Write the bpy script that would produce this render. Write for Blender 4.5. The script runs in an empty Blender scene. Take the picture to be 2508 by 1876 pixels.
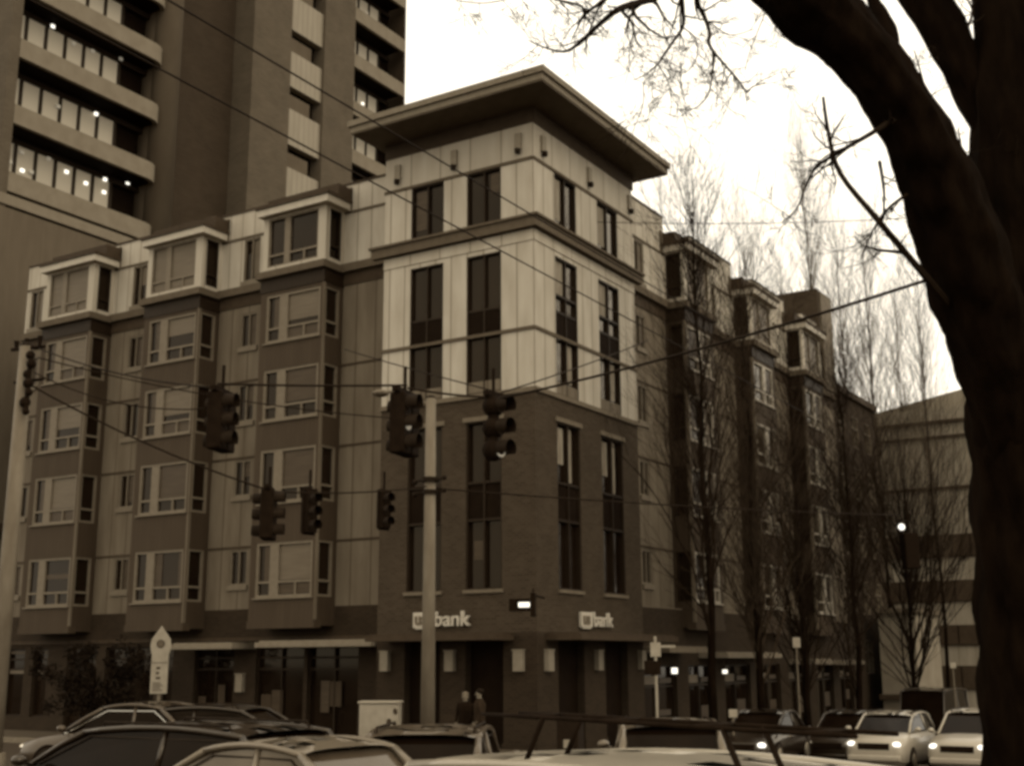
import bpy, bmesh, math, random
from mathutils import Vector, Matrix
R = math.radians
random.seed(7)
sc = bpy.context.scene
col = sc.collection

# ------------------------------------------------------------------ camera
YAW, PITCH, ROLL = R(31.939), R(12.699), R(-0.255)
CAMP = Vector((18.012, -30.160, 2.30))
FPX = 3022.1                                    # focal length in pixels of the 2508 wide photograph
Fv = Vector((-math.sin(YAW) * math.cos(PITCH), math.cos(YAW) * math.cos(PITCH), math.sin(PITCH)))
Rv = Vector((math.cos(YAW), math.sin(YAW), 0))
Uv = Rv.cross(Fv)
R2 = Rv * math.cos(ROLL) + Uv * math.sin(ROLL)
U2 = Uv * math.cos(ROLL) - Rv * math.sin(ROLL)
cd = bpy.data.cameras.new('camera')
cam = bpy.data.objects.new('camera', cd)
col.objects.link(cam)
cd.sensor_width = 36
cd.lens = 36 * FPX / 2508
cd.clip_start = .05
cd.clip_end = 3000
m = Matrix.Identity(4)
for i in range(3):
    m[i][0], m[i][1], m[i][2], m[i][3] = R2[i], U2[i], -Fv[i], CAMP[i]
cam.matrix_world = m
sc.camera = cam

# ------------------------------------------------------------------ sky, sun, exposure
SUN_EL, SUN_AZ = R(38), R(118)                  # azimuth clockwise from +Y: sun veiled, to the right of the street
w = bpy.data.worlds.new('World')
sc.world = w
w.use_nodes = True
nt = w.node_tree
nt.nodes.clear()
sky = nt.nodes.new('ShaderNodeTexSky')
sky.sky_type = 'NISHITA'
sky.sun_disc = False
sky.sun_elevation = SUN_EL
sky.sun_rotation = SUN_AZ
sky.dust_density = 4
sky.air_density = 1.2
bw = nt.nodes.new('ShaderNodeRGBToBW')
ov = nt.nodes.new('ShaderNodeMix')              # an even cloud cover over the clear sky
ov.data_type = 'FLOAT'
ov.inputs[0].default_value = .86
ov.inputs[3].default_value = 15.0
tint = nt.nodes.new('ShaderNodeMix')
tint.data_type = 'RGBA'
tint.blend_type = 'MULTIPLY'
tint.inputs[0].default_value = 1
tint.inputs[7].default_value = (1, .915, .765, 1)
bg = nt.nodes.new('ShaderNodeBackground')
bg.inputs[1].default_value = .12
wo = nt.nodes.new('ShaderNodeOutputWorld')
nt.links.new(sky.outputs[0], bw.inputs[0])
nt.links.new(bw.outputs[0], ov.inputs[2])
nt.links.new(ov.outputs[0], tint.inputs[6])
nt.links.new(tint.outputs[2], bg.inputs[0])
nt.links.new(bg.outputs[0], wo.inputs[0])
sd = bpy.data.lights.new('sun', 'SUN')
sd.energy = .6
sd.angle = R(25)
sd.color = (1, .9, .74)
so = bpy.data.objects.new('sun', sd)
col.objects.link(so)
sdir = Vector((math.sin(SUN_AZ) * math.cos(SUN_EL), math.cos(SUN_AZ) * math.cos(SUN_EL), math.sin(SUN_EL)))
so.rotation_euler = sdir.to_track_quat('Z', 'Y').to_euler()
so.location = (40, -40, 60)
sc.view_settings.view_transform = 'Standard'
sc.view_settings.look = 'None'
sc.view_settings.exposure = 0
sc.view_settings.gamma = 1
sc.cycles.filter_width = 3.4
sc.cycles.max_bounces = 6
sc.cycles.diffuse_bounces = 3

# ------------------------------------------------------------------ helpers
def P(x, y, d):
    """point at pixel x, y of the 2212 wide view and d metres in front of the camera"""
    u, v = x * 1.13382, y * 1.13382
    return CAMP + (Fv + R2 * ((u - 1254) / FPX) - U2 * ((v - 938) / FPX)) * d

def PS(u, v, d):
    return CAMP + (Fv + R2 * ((u - 1254) / FPX) - U2 * ((v - 938) / FPX)) * d

GZ = [(-400, 0), (-12, 0), (0, -.22), (8, -.8), (16, -1.4), (40, -3), (80, -4.6), (600, -6)]
def gz(y):
    for (a, za), (b, zb) in zip(GZ, GZ[1:]):
        if y <= b:
            return za + (zb - za) * (y - a) / (b - a)
    return GZ[-1][1]

class MB:
    def __init__(s):
        s.v, s.f = [], []
    def poly(s, pts):
        n = len(s.v)
        s.v += [tuple(p) for p in pts]
        s.f.append(tuple(range(n, n + len(pts))))
        return s
    def box(s, x0, x1, y0, y1, z0, z1):
        x0, x1 = min(x0, x1), max(x0, x1); y0, y1 = min(y0, y1), max(y0, y1); z0, z1 = min(z0, z1), max(z0, z1)
        n = len(s.v)
        s.v += [(x, y, z) for x in (x0, x1) for y in (y0, y1) for z in (z0, z1)]
        s.f += [tuple(n + i for i in q) for q in ((0, 1, 3, 2), (4, 6, 7, 5), (0, 4, 5, 1), (2, 3, 7, 6), (0, 2, 6, 4), (1, 5, 7, 3))]
        return s
    def tube(s, pts, rad, n=8, caps=True):
        pts = [Vector(p) for p in pts]
        k = len(pts)
        if not hasattr(rad, '__len__'):
            rad = [rad] * k
        base = len(s.v)
        side = None
        for i, p in enumerate(pts):
            t = (pts[min(i + 1, k - 1)] - pts[max(i - 1, 0)])
            if t.length < 1e-9:
                t = Vector((0, 0, 1))
            t.normalize()
            if side is None:
                side = t.cross(Vector((.13, .21, 1)) if abs(t.z) < .95 else Vector((1, .1, .1)))
            side = side - t * side.dot(t)
            side.normalize()
            up = t.cross(side)
            for j in range(n):
                a = 2 * math.pi * j / n
                s.v.append(tuple(p + (side * math.cos(a) + up * math.sin(a)) * rad[i]))
        for i in range(k - 1):
            for j in range(n):
                a, b = base + i * n + j, base + i * n + (j + 1) % n
                s.f.append((a, b, b + n, a + n))
        if caps:
            s.f.append(tuple(base + j for j in range(n))[::-1])
            s.f.append(tuple(base + (k - 1) * n + j for j in range(n)))
        return s
    def loft(s, rings, caps=True):
        n = len(rings[0])
        base = len(s.v)
        for r in rings:
            s.v += [tuple(p) for p in r]
        for i in range(len(rings) - 1):
            for j in range(n):
                a, b = base + i * n + j, base + i * n + (j + 1) % n
                s.f.append((a, b, b + n, a + n))
        if caps:
            s.f.append(tuple(base + j for j in range(n))[::-1])
            s.f.append(tuple(base + (len(rings) - 1) * n + j for j in range(n)))
        return s
    def ball(s, c, r, n=8, m=6, sz=1):
        c = Vector(c)
        rings = []
        for i in range(m + 1):
            a = math.pi * i / m
            rr = max(.02 * r, r * math.sin(a))
            rings.append([c + Vector((rr * math.cos(2 * math.pi * j / n), rr * math.sin(2 * math.pi * j / n), -r * sz * math.cos(a))) for j in range(n)])
        return s.loft(rings)
    def build(s, name, mat, parent=None, smooth=False, bevel=0, hide_origin=True):
        off = Vector((0, 0, 0))
        me = bpy.data.meshes.new(name)
        if parent is not None and parent.get('world_built'):
            off = Vector(parent['world_built'])
        me.from_pydata([tuple(Vector(v) - off) for v in s.v], [], s.f)
        me.materials.append(mat)
        if smooth:
            me.polygons.foreach_set('use_smooth', [True] * len(me.polygons))
        bm = bmesh.new(); bm.from_mesh(me)
        bmesh.ops.recalc_face_normals(bm, faces=bm.faces)
        bm.to_mesh(me); bm.free()
        o = bpy.data.objects.new(name, me)
        col.objects.link(o)
        if parent is not None:
            o.parent = parent
            o['world_built'] = list(off)
        if bevel:
            b = o.modifiers.new('bevel', 'BEVEL'); b.width = bevel; b.segments = 2; b.limit_method = 'ANGLE'
        return o

def tag(o, label, cat, group=None, kind=None):
    if label: o['label'] = label
    if cat: o['category'] = cat
    if group: o['group'] = group
    if kind: o['kind'] = kind
    return o

def thing(name, loc, label, cat, rz=0, group=None, world=False):
    """an Empty at the thing's base; with world=True its parts are given in world coordinates"""
    o = bpy.data.objects.new(name, None)
    col.objects.link(o)
    o.empty_display_size = .2
    o.location = loc
    o.rotation_euler = (0, 0, rz)
    if world:
        o['world_built'] = list(loc)
    return tag(o, label, cat, group)

def lone(o, loc):
    """give a single-mesh thing its origin at its base"""
    loc = Vector(loc)
    o.data.transform(Matrix.Translation(-loc)); o.location = loc
    return o

# ------------------------------------------------------------------ materials
def sep(v):
    """sepia-toned print: darker surfaces are browner"""
    pts = [(.0, .50, .25), (.02, .64, .38), (.08, .77, .52), (.2, .855, .63), (.6, .93, .80), (1, 1, .95)]
    for (a, g0, b0), (b, g1, b1) in zip(pts, pts[1:]):
        if v <= b:
            t = (v - a) / (b - a)
            return (v, v * (g0 + (g1 - g0) * t), v * (b0 + (b1 - b0) * t), 1)
    return (v, v, v * .95, 1)

def nodes(name):
    mt = bpy.data.materials.new(name)
    mt.use_nodes = True
    b = mt.node_tree.nodes['Principled BSDF']
    b.inputs['Specular Tint'].default_value = (1, .84, .6, 1)
    return mt, mt.node_tree, b

def mat(name, v, rough=.8, amt=.18, scale=3., bump=0., metal=0., spec=.3, stretch=(1, 1, 1), coat=0):
    mt, t, b = nodes(name)
    tc = t.nodes.new('ShaderNodeTexCoord')
    mp = t.nodes.new('ShaderNodeMapping'); mp.inputs['Scale'].default_value = stretch
    n = t.nodes.new('ShaderNodeTexNoise'); n.inputs['Scale'].default_value = scale; n.inputs['Detail'].default_value = 6
    r = t.nodes.new('ShaderNodeValToRGB')
    r.color_ramp.elements[0].position = .3; r.color_ramp.elements[1].position = .7
    r.color_ramp.elements[0].color = sep(v * (1 - amt)); r.color_ramp.elements[1].color = sep(min(1, v * (1 + amt)))
    t.links.new(tc.outputs['Object'], mp.inputs[0]); t.links.new(mp.outputs[0], n.inputs[0])
    t.links.new(n.outputs[0], r.inputs[0]); t.links.new(r.outputs[0], b.inputs['Base Color'])
    b.inputs['Roughness'].default_value = rough; b.inputs['Metallic'].default_value = metal
    b.inputs['Specular IOR Level'].default_value = spec
    if coat: b.inputs['Coat Weight'].default_value = coat; b.inputs['Coat Roughness'].default_value = .06
    if bump:
        bp = t.nodes.new('ShaderNodeBump'); bp.inputs['Strength'].default_value = bump; bp.inputs['Distance'].default_value = .03
        t.links.new(n.outputs[0], bp.inputs['Height']); t.links.new(bp.outputs[0], b.inputs['Normal'])
    return mt

def uvz(t):
    """(x + y, z) of the object: runs along either facade"""
    tc = t.nodes.new('ShaderNodeTexCoord'); s = t.nodes.new('ShaderNodeSeparateXYZ')
    a = t.nodes.new('ShaderNodeMath'); a.operation = 'ADD'
    c = t.nodes.new('ShaderNodeCombineXYZ')
    t.links.new(tc.outputs['Object'], s.inputs[0]); t.links.new(s.outputs[0], a.inputs[0]); t.links.new(s.outputs[1], a.inputs[1])
    t.links.new(a.outputs[0], c.inputs[0]); t.links.new(s.outputs[2], c.inputs[1])
    return a, s, c, tc

def brick(name, v, bw_=.22, bh=.075, mortar=1.45, amt=.25, ms=.012, spec=.2):
    mt, t, b = nodes(name)
    a, s, c, tc = uvz(t)
    k = t.nodes.new('ShaderNodeTexBrick')
    k.inputs['Scale'].default_value = 1; k.inputs['Brick Width'].default_value = bw_; k.inputs['Row Height'].default_value = bh
    k.inputs['Mortar Size'].default_value = ms; k.inputs['Color1'].default_value = sep(v * (1 - amt))
    k.inputs['Color2'].default_value = sep(v * (1 + amt)); k.inputs['Mortar'].default_value = sep(v * mortar)
    n = t.nodes.new('ShaderNodeTexNoise'); n.inputs['Scale'].default_value = .9; n.inputs['Detail'].default_value = 5
    mx = t.nodes.new('ShaderNodeMix'); mx.data_type = 'RGBA'; mx.blend_type = 'MULTIPLY'; mx.inputs[0].default_value = .45
    t.links.new(tc.outputs['Object'], n.inputs[0])
    t.links.new(c.outputs[0], k.inputs['Vector']); t.links.new(k.outputs['Color'], mx.inputs[6]); t.links.new(n.outputs[0], mx.inputs[7])
    t.links.new(mx.outputs[2], b.inputs['Base Color'])
    bp = t.nodes.new('ShaderNodeBump'); bp.inputs['Strength'].default_value = .5; bp.inputs['Distance'].default_value = .01; bp.invert = True
    t.links.new(k.outputs['Fac'], bp.inputs['Height']); t.links.new(bp.outputs[0], b.inputs['Normal'])
    b.inputs['Roughness'].default_value = .9; b.inputs['Specular IOR Level'].default_value = spec
    return mt

def panel(name, v, step=.62, groove=.55, amt=.1, horiz=0, width=.045):
    """cladding sheets with dark joints every step metres"""
    mt, t, b = nodes(name)
    a, s, c, tc = uvz(t)
    src = s.outputs[2] if horiz else a.outputs[0]
    mo = t.nodes.new('ShaderNodeMath'); mo.operation = 'PINGPONG'; mo.inputs[1].default_value = step / 2
    lt = t.nodes.new('ShaderNodeMath'); lt.operation = 'LESS_THAN'; lt.inputs[1].default_value = width / 2
    t.links.new(src, mo.inputs[0]); t.links.new(mo.outputs[0], lt.inputs[0])
    mp = t.nodes.new('ShaderNodeMapping'); mp.inputs['Scale'].default_value = (1.6, 1.6, .35)
    n = t.nodes.new('ShaderNodeTexNoise'); n.inputs['Scale'].default_value = 1.6; n.inputs['Detail'].default_value = 7
    r = t.nodes.new('ShaderNodeValToRGB')
    r.color_ramp.elements[0].position = .3; r.color_ramp.elements[1].position = .72
    r.color_ramp.elements[0].color = sep(v * (1 - amt)); r.color_ramp.elements[1].color = sep(v * (1 + amt))
    t.links.new(tc.outputs['Object'], mp.inputs[0]); t.links.new(mp.outputs[0], n.inputs[0]); t.links.new(n.outputs[0], r.inputs[0])
    mx = t.nodes.new('ShaderNodeMix'); mx.data_type = 'RGBA'; mx.inputs[7].default_value = sep(v * groove)
    t.links.new(lt.outputs[0], mx.inputs[0]); t.links.new(r.outputs[0], mx.inputs[6]); t.links.new(mx.outputs[2], b.inputs['Base Color'])
    bp = t.nodes.new('ShaderNodeBump'); bp.inputs['Strength'].default_value = .6; bp.inputs['Distance'].default_value = .02; bp.invert = True
    t.links.new(lt.outputs[0], bp.inputs['Height']); t.links.new(bp.outputs[0], b.inputs['Normal'])
    b.inputs['Roughness'].default_value = .75; b.inputs['Specular IOR Level'].default_value = .25
    return mt

def glow(name, rgb, st):
    mt, t, b = nodes(name)
    b.inputs['Base Color'].default_value = sep(.3)
    b.inputs['Emission Color'].default_value = rgb + (1,); b.inputs['Emission Strength'].default_value = st
    return mt

def glassm(name, v, rough=.06, spec=.35, amt=.4, scale=.7):
    return mat(name, v, rough, amt, scale, spec=spec, stretch=(1, 1, .5))

M = dict(
    white=panel('light_cladding', .365, .60, .5, .15), white_flat=panel('light_trim', .35, 1.15, .5, .1), canopy_trim=mat('light_canopy_paint', .38, .6, .08, 4),
    tan=panel('mid_cladding', .118, .82, .5, .2), spandrel=panel('ribbed_spandrel', .041, .2, .84, .14, width=.03),
    bayside=panel('bay_side_cladding', .036, .2, .86, .12, width=.03),
    frame=mat('window_frame_paint', .135, .55, .1, 6, spec=.2), frame_light=mat('light_window_frame', .34, .5, .06, 6), frame_dark=mat('dark_frame_metal', .016, .5, .2, 8, spec=.12),
    brick=brick('brown_brick', .047), shaded_dark_brick=brick('dark_brick_with_shade', .027), stone=mat('stone_trim', .115, .85, .12, 5), dark_trim=mat('dark_fascia_metal', .042, .7, .15, 4, spec=.12),  # darker brick copy carries the street-level shade in its colour
    cornice=mat('cornice_paint', .085, .8, .12, 4, spec=.12), soffit=panel('soffit_boards', .085, .9, .7, .12, width=.02), fascia=mat('eave_fascia', .16, .7, .1, 5, spec=.15),
    glass=glassm('dark_window_glass', .010, spec=.16), glass_r=glassm('sky_reflecting_glass', .012, .05, 1.0), blind=mat('drawn_blind_glass', .105, .45, .12, 1.2, spec=.2, stretch=(1, 1, 9)),
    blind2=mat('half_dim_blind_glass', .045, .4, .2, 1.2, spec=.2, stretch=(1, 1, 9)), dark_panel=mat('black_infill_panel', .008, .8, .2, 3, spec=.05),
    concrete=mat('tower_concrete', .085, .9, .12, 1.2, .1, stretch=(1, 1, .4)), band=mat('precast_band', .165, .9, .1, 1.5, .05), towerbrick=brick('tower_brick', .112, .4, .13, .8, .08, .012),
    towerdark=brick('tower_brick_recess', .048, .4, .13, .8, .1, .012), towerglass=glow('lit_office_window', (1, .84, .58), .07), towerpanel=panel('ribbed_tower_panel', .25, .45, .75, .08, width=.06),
    podium=panel('podium_plaster', .088, 6., .8, .12, width=.03), asphalt=mat('asphalt', .03, .85, .3, 30, .3), paving=brick('paving_slabs', .08, 1.0, 1.0, .6, .12, .012), kerb=mat('kerb_stone', .15, .9, .15, 8),
    pole=mat('galvanised_pole', .135, .6, .2, 5, metal=.0, stretch=(1, 1, .3), spec=.2), black=mat('black_painted_metal', .010, .8, .3, 8, spec=.05), darkmetal=mat('dark_grey_metal', .012, .7, .3, 8, spec=.1), wire=mat('wire_sheath', .012, .8, .2, 4, spec=.1),
    bark=mat('dark_bark', .0058, .95, .5, 9, 1.0, spec=.03, stretch=(1, 1, .3)), twig3=mat('street_tree_twig_bark', .032, .9, .5, 3, spec=.05), twig=mat('twig_bark', .014, .9, .3, 6, spec=.05), twig2=mat('grey_twig_bark', .085, .9, .3, 6, spec=.1),  # trunk bark is near-black brown with vertically stretched relief
    leaf=mat('dark_evergreen_leaf', .009, .8, .5, 8, spec=.1),
    sign=mat('pale_sign_enamel', .26, .6, .12, 6, spec=.2), letter=mat('pale_sign_letter', .40, .5, .08, 5), ink=mat('dark_sign_ink', .03, .6, .2, 5),
    lampbox=mat('frosted_wall_lamp', .19, .6, .1, 6), tyre=mat('tyre_rubber', .008, .9, .2, 20), rim=mat('alloy_rim', .3, .3, .1, 10, metal=.7),
    chrome=mat('bright_chrome', .7, .12, .05, 5, metal=1.), carglass_pale=mat('reflection_toned_car_glass', .06, .12, .3, 1.5, spec=.5), carglass=mat('tinted_car_glass', .006, .1, .3, 2, spec=.06), skin=mat('skin', .16, .6, .08, 30), cloth=mat('dark_coat_cloth', .010, .95, .35, 20, spec=.05),  # paler car glass has reflected sky put into its base colour
    cloth2=mat('brown_coat_cloth', .025, .95, .3, 20, spec=.05), hair=mat('dark_hair', .01, .8, .3, 40, spec=.1), office=panel('far_precast', .22, 1.1, .75, .14, width=.07),
    pale=mat('pale_render_wall', .19, .9, .14, 1), roofing=mat('flat_roof_felt', .10, .9, .2, 2), curtain_reflection=mat('painted_reflection', .2, .8, .5, 5, stretch=(6, 6, .3)),  # pale vertical sheets imitate sky reflected in the right-hand panes
    taill=mat('red_tail_lens', .04, .3, .1, 5), bin=mat('street_bin_paint', .012, .6, .2, 8, spec=.1), box=mat('cabinet_paint', .27, .6, .14, 3),
    lit=glow('lit_lamp', (1, .95, .82), 1.5), litdim=glow('dim_lamp', (1, .9, .7), .16), head=glow('headlamp', (1, .96, .86), 1.7), litsign=glow('lit_sign_face', (1, .93, .75), .9),
)

# ------------------------------------------------------------------ ground
gm = MB()
xs = [-500, -80, -30, 0, 4, 12, 30, 80, 500]
ys = [-400, -60, -12, 0, 8, 16, 40, 80, 600]
for i in range(len(xs) - 1):
    for j in range(len(ys) - 1):
        gm.poly([(xs[i], ys[j], gz(ys[j])), (xs[i + 1], ys[j], gz(ys[j])), (xs[i + 1], ys[j + 1], gz(ys[j + 1])), (xs[i], ys[j + 1], gz(ys[j + 1]))])
tag(gm.build('ground', M['asphalt']), None, None, kind='structure')

def strip(name, x0, x1, yl, mat_, h=.14):
    mb = MB()
    top = [(y, gz(y) + h) for y in yl]
    for (a, za), (b, zb) in zip(top, top[1:]):
        mb.poly([(x0, a, za), (x1, a, za), (x1, b, zb), (x0, b, zb)])
        mb.poly([(x1, a, za), (x1, a, za - h - .1), (x1, b, zb - h - .1), (x1, b, zb)])
        mb.poly([(x0, a, za), (x0, a, za - h - .1), (x0, b, zb - h - .1), (x0, b, zb)])
    for (y, z) in (top[0], top[-1]):
        mb.poly([(x0, y, z), (x1, y, z), (x1, y, z - h - .1), (x0, y, z - h - .1)])
    return tag(mb.build(name, mat_), None, None, kind='structure')
yl_r = [-3.8, 0, 8, 16, 40, 80]
strip('pavement', -80, 3.7, [-3.8, 0, 1.2], M['paving'])
strip('pavement', -.3, 3.7, [1.2, 8, 16, 40, 80], M['paving'])
strip('kerb', 3.7, 3.9, yl_r, M['kerb'], .15)
strip('kerb', -80, 3.9, [-4.0, -3.8], M['kerb'], .15)
strip('pavement', -60, 14.5, [-30, -19.5], M['paving'])
strip('pavement', 14.5, 40, [-60, -17.5], M['paving'], .13)
strip('pavement', 14.5, 22, [-6, 0, 8, 16, 40, 80], M['paving'])

# ------------------------------------------------------------------ apartment building
AB = thing('apartment_building', (0, 0, gz(0)), 'six storey corner apartment block with light top floor, bay windows and brick base', 'building', world=True)

def pt(ax, c, u, d, z):
    return (u, c + d, z) if ax == 'L' else (c - d, u, z)

def bx(mb, ax, c, u0, u1, d0, d1, z0, z1):
    a, b = pt(ax, c, u0, d0, z0), pt(ax, c, u1, d1, z1)
    return mb.box(a[0], b[0], a[1], b[1], a[2], b[2])

def facade(mb, ax, c, u0, u1, z0, z1, ops, depth=.16):
    """wall sheet with real openings and reveals; ax L faces -Y, R faces +X"""
    us = sorted({u0, u1} | {o[i] for o in ops for i in (0, 1)})
    zs = sorted({z0, z1} | {o[i] for o in ops for i in (2, 3)})
    us = [u for u in us if u0 <= u <= u1]; zs = [z for z in zs if z0 <= z <= z1]
    for i in range(len(us) - 1):
        for j in range(len(zs) - 1):
            cu, cz = (us[i] + us[i + 1]) / 2, (zs[j] + zs[j + 1]) / 2
            if not any(o[0] < cu < o[1] and o[2] < cz < o[3] for o in ops):
                mb.poly([pt(ax, c, us[i], 0, zs[j]), pt(ax, c, us[i + 1], 0, zs[j]), pt(ax, c, us[i + 1], 0, zs[j + 1]), pt(ax, c, us[i], 0, zs[j + 1])])
    for a, b, e, f in ops:
        mb.poly([pt(ax, c, a, 0, e), pt(ax, c, a, depth, e), pt(ax, c, a, depth, f), pt(ax, c, a, 0, f)])
        mb.poly([pt(ax, c, b, 0, e), pt(ax, c, b, depth, e), pt(ax, c, b, depth, f), pt(ax, c, b, 0, f)])
        mb.poly([pt(ax, c, a, 0, e), pt(ax, c, b, 0, e), pt(ax, c, b, depth, e), pt(ax, c, a, depth, e)])
        mb.poly([pt(ax, c, a, 0, f), pt(ax, c, b, 0, f), pt(ax, c, b, depth, f), pt(ax, c, a, depth, f)])

def window(parent, name, ax, c, u0, u1, z0, z1, us=(), zs=(), fr='frame', gl='glass', fw=.06, d=.02, gd=.11, extra=(), sill=None, glname='glass'):
    """frame with mullions at us, transoms at zs; extra = (u, z0, z1) short mullions"""
    f = MB()
    bx(f, ax, c, u0, u0 + fw, d, gd + .04, z0, z1); bx(f, ax, c, u1 - fw, u1, d, gd + .04, z0, z1)
    bx(f, ax, c, u0 + fw, u1 - fw, d, gd + .04, z0, z0 + fw); bx(f, ax, c, u0 + fw, u1 - fw, d, gd + .04, z1 - fw, z1)
    cuts = [u0 + fw] + [q for u in us for q in (u[0], u[1])] + [u1 - fw]
    for u in us:
        bx(f, ax, c, u[0], u[1], d + .005, gd + .04, z0 + fw, z1 - fw)
    for z in zs:
        for a, b in zip(cuts[::2], cuts[1::2]):
            bx(f, ax, c, a, b, d + .01, gd + .04, z - .035, z + .035)
    for u, a, b in extra:
        bx(f, ax, c, u - .03, u + .03, d + .012, gd + .04, a, b)
    fo = f.build(name, M[fr], parent)
    g = MB()
    g.poly([pt(ax, c, u0 + .02, gd, z0 + .02), pt(ax, c, u1 - .02, gd, z0 + .02), pt(ax, c, u1 - .02, gd, z1 - .02), pt(ax, c, u0 + .02, gd, z1 - .02)])
    g.build(glname, M[gl], fo)
    if sill:
        s = MB(); bx(s, ax, c, u0 - .06, u1 + .06, -.07, .05, z0 - sill, z0 - .003); s.build('sill', M['stone' if fr == 'frame_dark' else fr], fo)
    return fo

def blindp(fo, ax, c, u0, u1, z0, z1, mt='blind', gd=.085):
    b = MB(); bx(b, ax, c, u0, u1, gd, gd + .012, z0, z1)
    return b.build('blind', M[mt], fo)

# solid dark core so no light leaks between sheets
core = MB()
core.box(-5.4, -.25, .3, 6.5, -2, 18.6); core.box(-25.0, -5.4, 1.3, 14, -2, 17.5); core.box(-14, -1.15, 6.5, 31, -4, 17.5)
core.build('core_wall', M['dark_panel'], AB)

# --- corner bay
LW, RW = [(-4.58, -3.3), (-2.42, -1.16)], [(1.26, 2.66), (4.08, 5.55)]
ZT, ZM0, ZM1, ZB0, ZB1 = (15.46, 17.2), 10.35, 14.48, 4.33, 9.28
ops = lambda W, z0, z1: [(a, b, z0, z1) for a, b in W]
for ax, W, e0, e1 in (('L', LW, -5.64, 0), ('R', RW, 0, 6.7)):
    t = MB(); facade(t, ax, 0, e0, e1, 15.36, 17.2, ops(W, *ZT)); t.build('top_wall', M['white'], AB)
    t = MB(); facade(t, ax, 0, e0, e1, 17.3, 18.4, []); t.build('frieze_panel', M['white_flat'], AB)
    t = MB(); bx(t, ax, 0, e0 - (.03 if ax == 'L' else 0), e1, -.035, .1, 17.2, 17.3); t.build('trim_line', M['cornice'], AB)
    t = MB(); bx(t, ax, 0, e0, e1 + (.05 if ax == 'R' else 0), -.05, .1, 18.4, 18.875); t.build('eave_frieze', M['dark_trim'], AB)
    t = MB(); facade(t, ax, 0, e0, e1, 10.12, 14.62, [(a, b, ZM0 - .23, ZM1) for a, b in W]); t.build('middle_wall', M['white'], AB)
    t = MB(); bx(t, ax, 0, e0, e1, -.03, .1, 14.62, 14.72); bx(t, ax, 0, e0, e1, -.02, .1, 14.72, 14.97); t.build('trim_line', M['white_flat'], AB)
    t = MB(); facade(t, ax, 0, e0, e1, 3.1, 9.98, ops(W, ZB0, ZB1), .22); t.build('brick_wall', M['brick'], AB)
    t = MB(); bx(t, ax, 0, e0 - .02, e1 + (.06 if ax == 'R' else 0), -.07, .1, 9.98, 10.12); t.build('stone_band', M['stone'], AB)
    t = MB()
    cuts = [e0] + [q for p in W for q in p] + [e1]
    bx(t, ax, 0, e0 - .04, e1 + .04, -.045, .02, 11.86, 11.96)
    t.build('trim_rail', M['cornice'], AB)
    for i, (a, b) in enumerate(W):
        mid = (a + b) / 2
        g = 'glass' if ax == 'L' else 'glass_r'
        fo = window(AB, 'tall_window', ax, 0, a, b, *ZT, us=((mid - .025, mid + .025),), fr='frame_dark', gl=g, gd=.13, fw=.05)
        if ax == 'R':
            c2 = MB(); bx(c2, ax, 0, a + .1, mid - .15 + .1 * i, .115, .126, 15.75, 17.1); c2.build('curtain_reflection', M['curtain_reflection'], fo)  # pale sheet painted as a sky reflection on the top pane
        fo = window(AB, 'tall_window', ax, 0, a, b, ZM0 - .23, ZM1, us=((mid - .025, mid + .025),), zs=((12.72, 13.25) if ax == 'R' else (12.72,)), fr='frame_dark', gl=g, gd=.13, fw=.05)
        if ax == 'R':
            c2 = MB(); bx(c2, ax, 0, a + .08, mid - .05, .115, .126, 13.3, 14.4); c2.build('curtain_reflection', M['curtain_reflection'], fo)  # reflected sky painted as a pale strip, upper half
            c2 = MB(); bx(c2, ax, 0, mid + .08, b - .25, .115, .126, 10.6, 11.8); c2.build('curtain_reflection', M['curtain_reflection'], fo)  # same painted reflection in the lower half
        s = MB(); bx(s, ax, 0, a + .01, b - .01, .05, .125, 11.965, 12.7); s.build('spandrel_panel', M['dark_panel'], fo)
        s = MB(); bx(s, ax, 0, a + .01, b - .01, .03, .125, 10.13, 10.5); s.build('apron_panel', M['tan'], fo)
        fo = window(AB, 'tall_window', ax, 0, a, b, ZB0, ZB1, us=((mid - .025, mid + .025),), zs=(7.45, 6.35), fr='frame_dark', gl='glass', gd=.17, sill=.1, fw=.05)
        s = MB(); bx(s, ax, 0, a + .02, b - .02, .08, .16, 6.4, 7.42); s.build('spandrel_panel', M['dark_panel'], fo)
        s = MB(); bx(s, ax, 0, a - .1, b + .1, -.05, .06, ZB1 + .003, ZB1 + .14); s.build('lintel', M['stone'], fo)
        if ax == 'R' or i == 1:
            c2 = MB(); bx(c2, ax, 0, a + .2, mid - .1, .15, .165, 8.05 if ax == 'R' else 5.2, 9.15 if ax == 'R' else 5.75); c2.build('curtain_reflection', M['curtain_reflection' if ax == 'R' else 'blind2'], fo)  # on the right face, a bright sky stripe painted as a sheet
        if ax == 'R':
            c2 = MB(); bx(c2, ax, 0, mid + .1, b - .3, .15, .165, 7.55, 9.2); c2.build('curtain_reflection', M['curtain_reflection'], fo)  # second painted sky stripe beside it
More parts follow.
